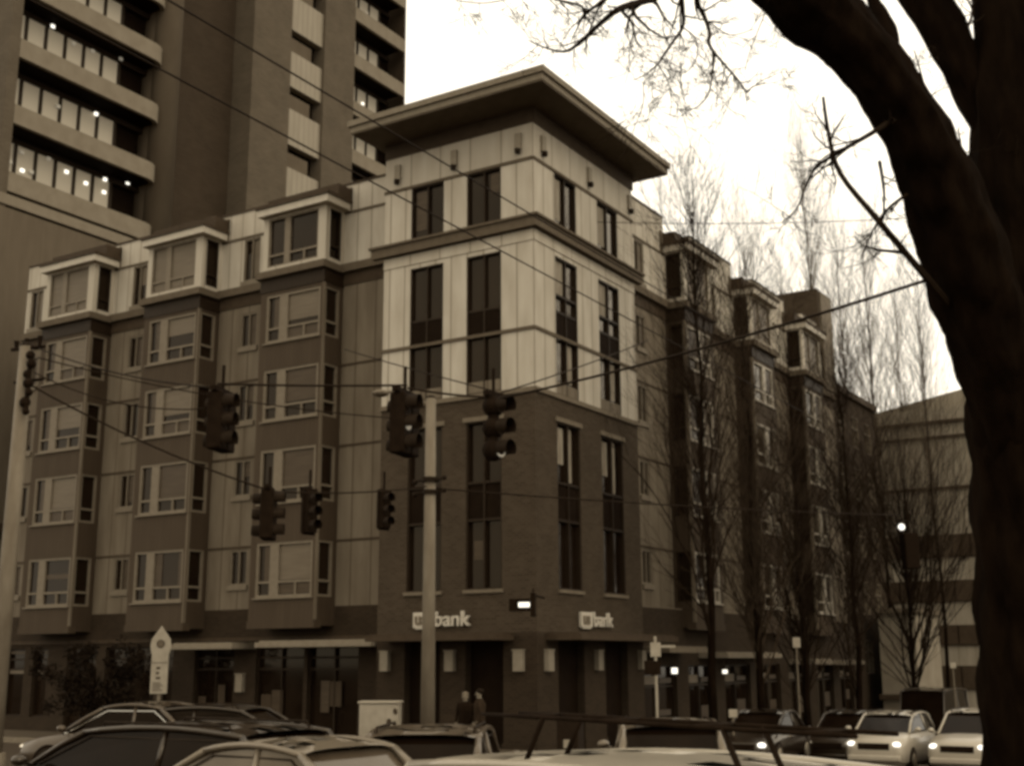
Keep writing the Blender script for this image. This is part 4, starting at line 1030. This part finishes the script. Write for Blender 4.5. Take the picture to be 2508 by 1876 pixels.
# ------------------------------------------------------------------ vehicles
def paint(name, v, metal=.2): return mat(name, v, .28, .06, 1.5, spec=.5, metal=metal, coat=.3)
def car(loc, rz, label, pm, style='sedan', L=4.5, W=1.78, H=1.45, lamps=None, trim='frame_dark', cat='car', rack=False, gl='carglass', name='parked_car'):
    """local +x is forward"""
    T = thing(name, loc, label, cat, rz)
    belt = .94 if H < 1.55 else 1.08
    hood = .9 if H < 1.55 else 1.06
    ty = {'sedan': (.26, .05, -.22, -.36), 'wagon': (.25, .06, -.42, -.485), 'van': (.36, .24, -.44, -.49), 'hatch': (.26, .06, -.36, -.47)}[style]
    xs_ = [-.5, -.49, -.44, -.3, 0, .22, .38, .47, .497, .5]
    hws = [.36, .43, .475, .5, .5, .5, .48, .44, .38, .33]
    rear = hood + .06 if style == 'sedan' else belt
    tops = [rear - .2, rear - .06, rear, belt + .0, belt, belt - .0, hood - .06, hood - .16, hood - .28, hood - .36]
    bots = [.44, .32, .24, .2, .2, .2, .22, .26, .34, .42]
    rings = []
    for x, hw, zt, zb in zip(xs_, hws, tops, bots):
        w_, h_ = hw * W, zt - zb
        rings.append([(x * L, s * a * w_, zb + b * h_) for s, a, b in ((1, .85, 0), (1, .97, .12), (1, 1, .45), (1, .985, .72), (1, .93, .93), (1, .8, 1), (1, .3, 1.03), (-1, .3, 1.03), (-1, .8, 1), (-1, .93, .93), (-1, .985, .72), (-1, 1, .45), (-1, .97, .12), (-1, .85, 0))])
    b = MB(); b.loft(rings); b.build('body', pm, T, True)
    bf, tf, tr, br = [q_ * L for q_ in ty]
    wb, wt, zr = .455 * W, .37 * W, H - .05
    A = {}
    for s in (1, -1):
        A[s] = [Vector((bf, s * wb * .93, belt - .02)), Vector((tf, s * wt, zr)), Vector((tr, s * wt, zr)), Vector((br, s * wb * .9, belt))]
    mid = [Vector(((tf + tr) / 2 - .1, s * (wt + .015), zr + .03)) for s in (1, -1)]
    base_mid = [Vector(((tf + tr) / 2 - .12, s * wb, belt)) for s in (1, -1)]
    g = MB(); g.poly([A[1][0], A[-1][0], A[-1][1], A[1][1]]); g.build('windscreen', M[gl], T)
    g = MB(); g.poly([A[1][3], A[-1][3], A[-1][2], A[1][2]]); g.build('rear_window', M[gl], T)
    for s, mi in ((1, 0), (-1, 1)):
        g = MB(); g.poly([A[s][0], base_mid[mi], mid[mi], A[s][1]]); g.build('side_window', M[gl], T)
        g = MB(); g.poly([base_mid[mi], A[s][3], A[s][2], mid[mi]]); g.build('side_window', M[gl], T)
    rf_ = MB(); nx, ny = 8, 7
    for layer in (0, 1):
        pass
    grid = []
    for i in range(nx + 1):
        t_ = i / nx; x = tf + .06 + (tr - .08 - tf - .06) * t_
        crown = .075 * (1 - (2 * t_ - 1) ** 2)
        grid.append([Vector((x, (2 * j / ny - 1) * (wt + .03), zr - .005 + crown * (1 if 0 < i < nx else 0) + .045 * (1 - (2 * j / ny - 1) ** 4))) for j in range(ny + 1)])
    for i in range(nx):
        for j in range(ny): rf_.poly([grid[i][j], grid[i + 1][j], grid[i + 1][j + 1], grid[i][j + 1]])
    bmr = rf_
    for s, j in ((1, ny), (-1, 0)):
        rf_.tube([grid[i][j] for i in range(nx + 1)], .035, 8)
        rf_.tube([A[s][0], A[s][0].lerp(A[s][1], .55) + Vector((.02, 0, .03)), grid[0][j]], [.04, .036, .036], 8)
        rf_.tube([A[s][3], A[s][3].lerp(A[s][2], .55) + Vector((-.02, 0, .03)), grid[nx][j]], [.07, .055, .04], 8)
        mi = 0 if s == 1 else 1
        rf_.tube([base_mid[mi], mid[mi]], .035, 8)
    ro = rf_.build('roof', pm, T, True)
    md = ro.modifiers.new('weld', 'WELD'); md.merge_threshold = .002
    tm_ = MB()
    for s, mi in ((1, 0), (-1, 1)):
        tm_.tube([A[s][0] + Vector((0, s * .01, 0)), base_mid[mi] + Vector((0, s * .012, 0)), A[s][3] + Vector((0, s * .01, 0))], .014, 6)
        tm_.tube([A[s][0].lerp(A[s][1], .1) + Vector((-.1, s * .02, .0)), A[s][1] + Vector((-.06, s * .035, -.05)), A[s][2] + Vector((.06, s * .035, -.05)), A[s][3].lerp(A[s][2], .1) + Vector((.1, s * .02, 0))], .010, 6)
    tm_.build('window_trim', M[trim], T)
    for fx, s in ((.31, 1), (.31, -1), (-.31, 1), (-.31, -1)):
        y0, y1 = s * (.5 * W - .2), s * (.5 * W + .005)
        t = MB(); t.tube([(fx * L, y0, .32), (fx * L, y0 + s * .02, .32), (fx * L, y1 - s * .02, .32), (fx * L, y1, .32)], [.29, .32, .32, .3], 24)
        wo_ = t.build('wheel', M['tyre'], T, True); t = MB(); t.tube([(fx * L, y1, .32), (fx * L, y1 + s * .012, .32)], [.21, .19], 16); t.build('rim', M['rim'], wo_, True)
        a = MB(); a.tube([(fx * L, y1 - s * .03, .33), (fx * L, y1 - s * .012, .33)], .37, 24); a.build('wheel_arch', M['black'], T)
    for s in (1, -1):
        t = MB(); t.ball((.478 * L, s * .34 * W, hood - .27), .13, 10, 7, .62); t.build('headlight', M[lamps or 'chrome'], T, True)
        t = MB(); t.box(-.502 * L, -.47 * L, s * .3 * W, s * .43 * W, rear - .26, rear - .1); t.build('tail_light', M['taill'], T, bevel=.02)
        t = MB(); t.ball((bf - .12, s * (.5 * W + .08), belt + .08), .1, 10, 6, .7); t.tube([(bf - .12, s * .46 * W, belt + .02), (bf - .12, s * (.5 * W + .06), belt + .05)], .02, 6); t.build('wing_mirror', pm, T, True)
        for hx in (.06, -.2): t = MB(); t.tube([(hx * L, s * .502 * W, belt - .16), (hx * L + .17, s * .502 * W, belt - .15)], .018, 6); t.build('door_handle', M['chrome'], T)
    t = MB(); t.box(.475 * L, .503 * L, -.24 * W, .24 * W, hood - .42, hood - .24); t.build('grille', M['black'], T, bevel=.02)
    t = MB(); t.box(.47 * L, .512 * L, -.4 * W, .4 * W, .34, .5); t.build('bumper', pm, T, bevel=.04)
    t = MB(); t.box(-.512 * L, -.47 * L, -.4 * W, .4 * W, .36, .52); t.build('bumper', pm, T, bevel=.04)
    t = MB(); t.box(-.518 * L, -.51 * L, -.25, .25, .56, .68); t.build('number_plate', M['sign'], T)
    if style != 'sedan' or rack:
        for s in (1, -1):
            t = MB(); t.tube([(tf - .15, s * wt * .93, H - .03), (tf - .2, s * wt * .93, H + .06), (tr + .2, s * wt * .93, H + .06), (tr + .15, s * wt * .93, H - .03)], .016, 6)
            if not rack: t.build('roof_rail', M['darkmetal'], T)
    return T

PW, PSIL, PDK, PBR, PBLK, PWD, PGR = paint('white_car_paint', .29, 0), paint('silver_car_paint', .13, .2), paint('dark_car_paint', .014), paint('brown_car_paint', .07, .1), paint('black_car_paint', .01), paint('pale_car_paint', .11), paint('grey_car_paint', .05)
def at_(px, py, d):
    q_ = P(px, py, d); return Vector((q_.x, q_.y, gz(q_.y)))
car(at_(590, 1655, 13.3), R(176), 'silver saloon with long side windows, in the middle of the bottom edge', PSIL, 'sedan', 4.7, 1.8, 1.46, gl='carglass_pale')
car(at_(325, 1640, 15.2), R(180), 'long dark estate car with one lit headlamp, behind the silver saloon', PDK, 'wagon', 5.1, 1.88, 1.55, lamps='head')
car(at_(285, 1600, 25.5), R(196), 'grey car with bright window outlines, behind the dark estate at the left', PGR, 'sedan', 4.4, 1.76, 1.46, trim='chrome')
car(at_(520, 1600, 25), R(20), 'dark rounded car farthest back of the left-hand row', PDK, 'hatch', 4.1, 1.7, 1.42)
car(at_(948, 1640, 16.4), R(118), 'brown car seen end-on between the silver saloon and the white van', PBR, 'hatch', 4.2, 1.76, 1.45)
VAN = car(at_(1330, 1655, 7.9), R(160), 'white van with a black ladder rack, nearest at the bottom right', PW, 'van', 4.9, 1.95, 1.67, cat='van', rack=True, name='parked_van')
rk = MB()
a_, b_ = P(1040, 1541, 8.2), P(1850, 1590, 5.75)
inv = (Matrix.Translation(VAN.location) @ Matrix.Rotation(R(160), 4, 'Z')).inverted()
a_, b_ = inv @ a_, inv @ b_
for off in (0, -.32):
    o_ = Vector((0, off, 0)) 
    rk.tube([a_ + o_, a_.lerp(b_, .12) + o_, b_ + o_], [.010, .015, .012], 8)
    for s_, foot in ((.22, -.28), (.72, .25)):
        p_ = a_.lerp(b_, s_) + o_; rk.tube([p_ + Vector((.0, 0, 0)), p_ + Vector((.22 if s_ < .5 else -.18, 0, -.34))], .018, 8)
for s_ in (.15, .4, .65, .9):
    p_ = a_.lerp(b_, s_); rk.tube([p_, p_ + Vector((0, -.32, 0))], .014, 8)
rk.build('ladder_rack', M['black'], VAN, True)
car(at_(1440, 1650, 18.5), R(118), 'pale hatchback seen from behind, beyond the ladder rack', PWD, 'hatch', 4.0, 1.72, 1.42)
car(Vector((4.75, 4.6, gz(4.6))), R(-86), 'dark car with lit headlamps parked at the right-hand kerb, near the second street tree', PBLK, 'sedan', 4.5, 1.7, 1.42, lamps='head')
car(Vector((5.7, 9.6, gz(9.6))), R(-90), 'dark car with a pale reflecting windscreen behind another at the right-hand kerb', PDK, 'wagon', 4.6, 1.8, 1.6, lamps='litdim', trim='chrome')
car(Vector((7.35, 8.3, gz(8.3))), R(-88), 'white car with bright headlamps, left of two coming up the right-hand street', PW, 'hatch', 4.5, 1.85, 1.55, lamps='head', name='moving_car')
car(Vector((9.75, 8.6, gz(8.6))), R(-92), 'white estate car with bright headlamps, close beside the big tree trunk', PW, 'wagon', 4.7, 1.9, 1.66, lamps='head', name='moving_car')
_q = P(2015, 1550, 53)
LR = car(Vector((_q.x, _q.y, gz(_q.y))), R(-90), 'tall dark lorry-like van parked behind the white cars', PBLK, 'van', 6.0, 2.3, 3.1, cat='van', name='parked_van')
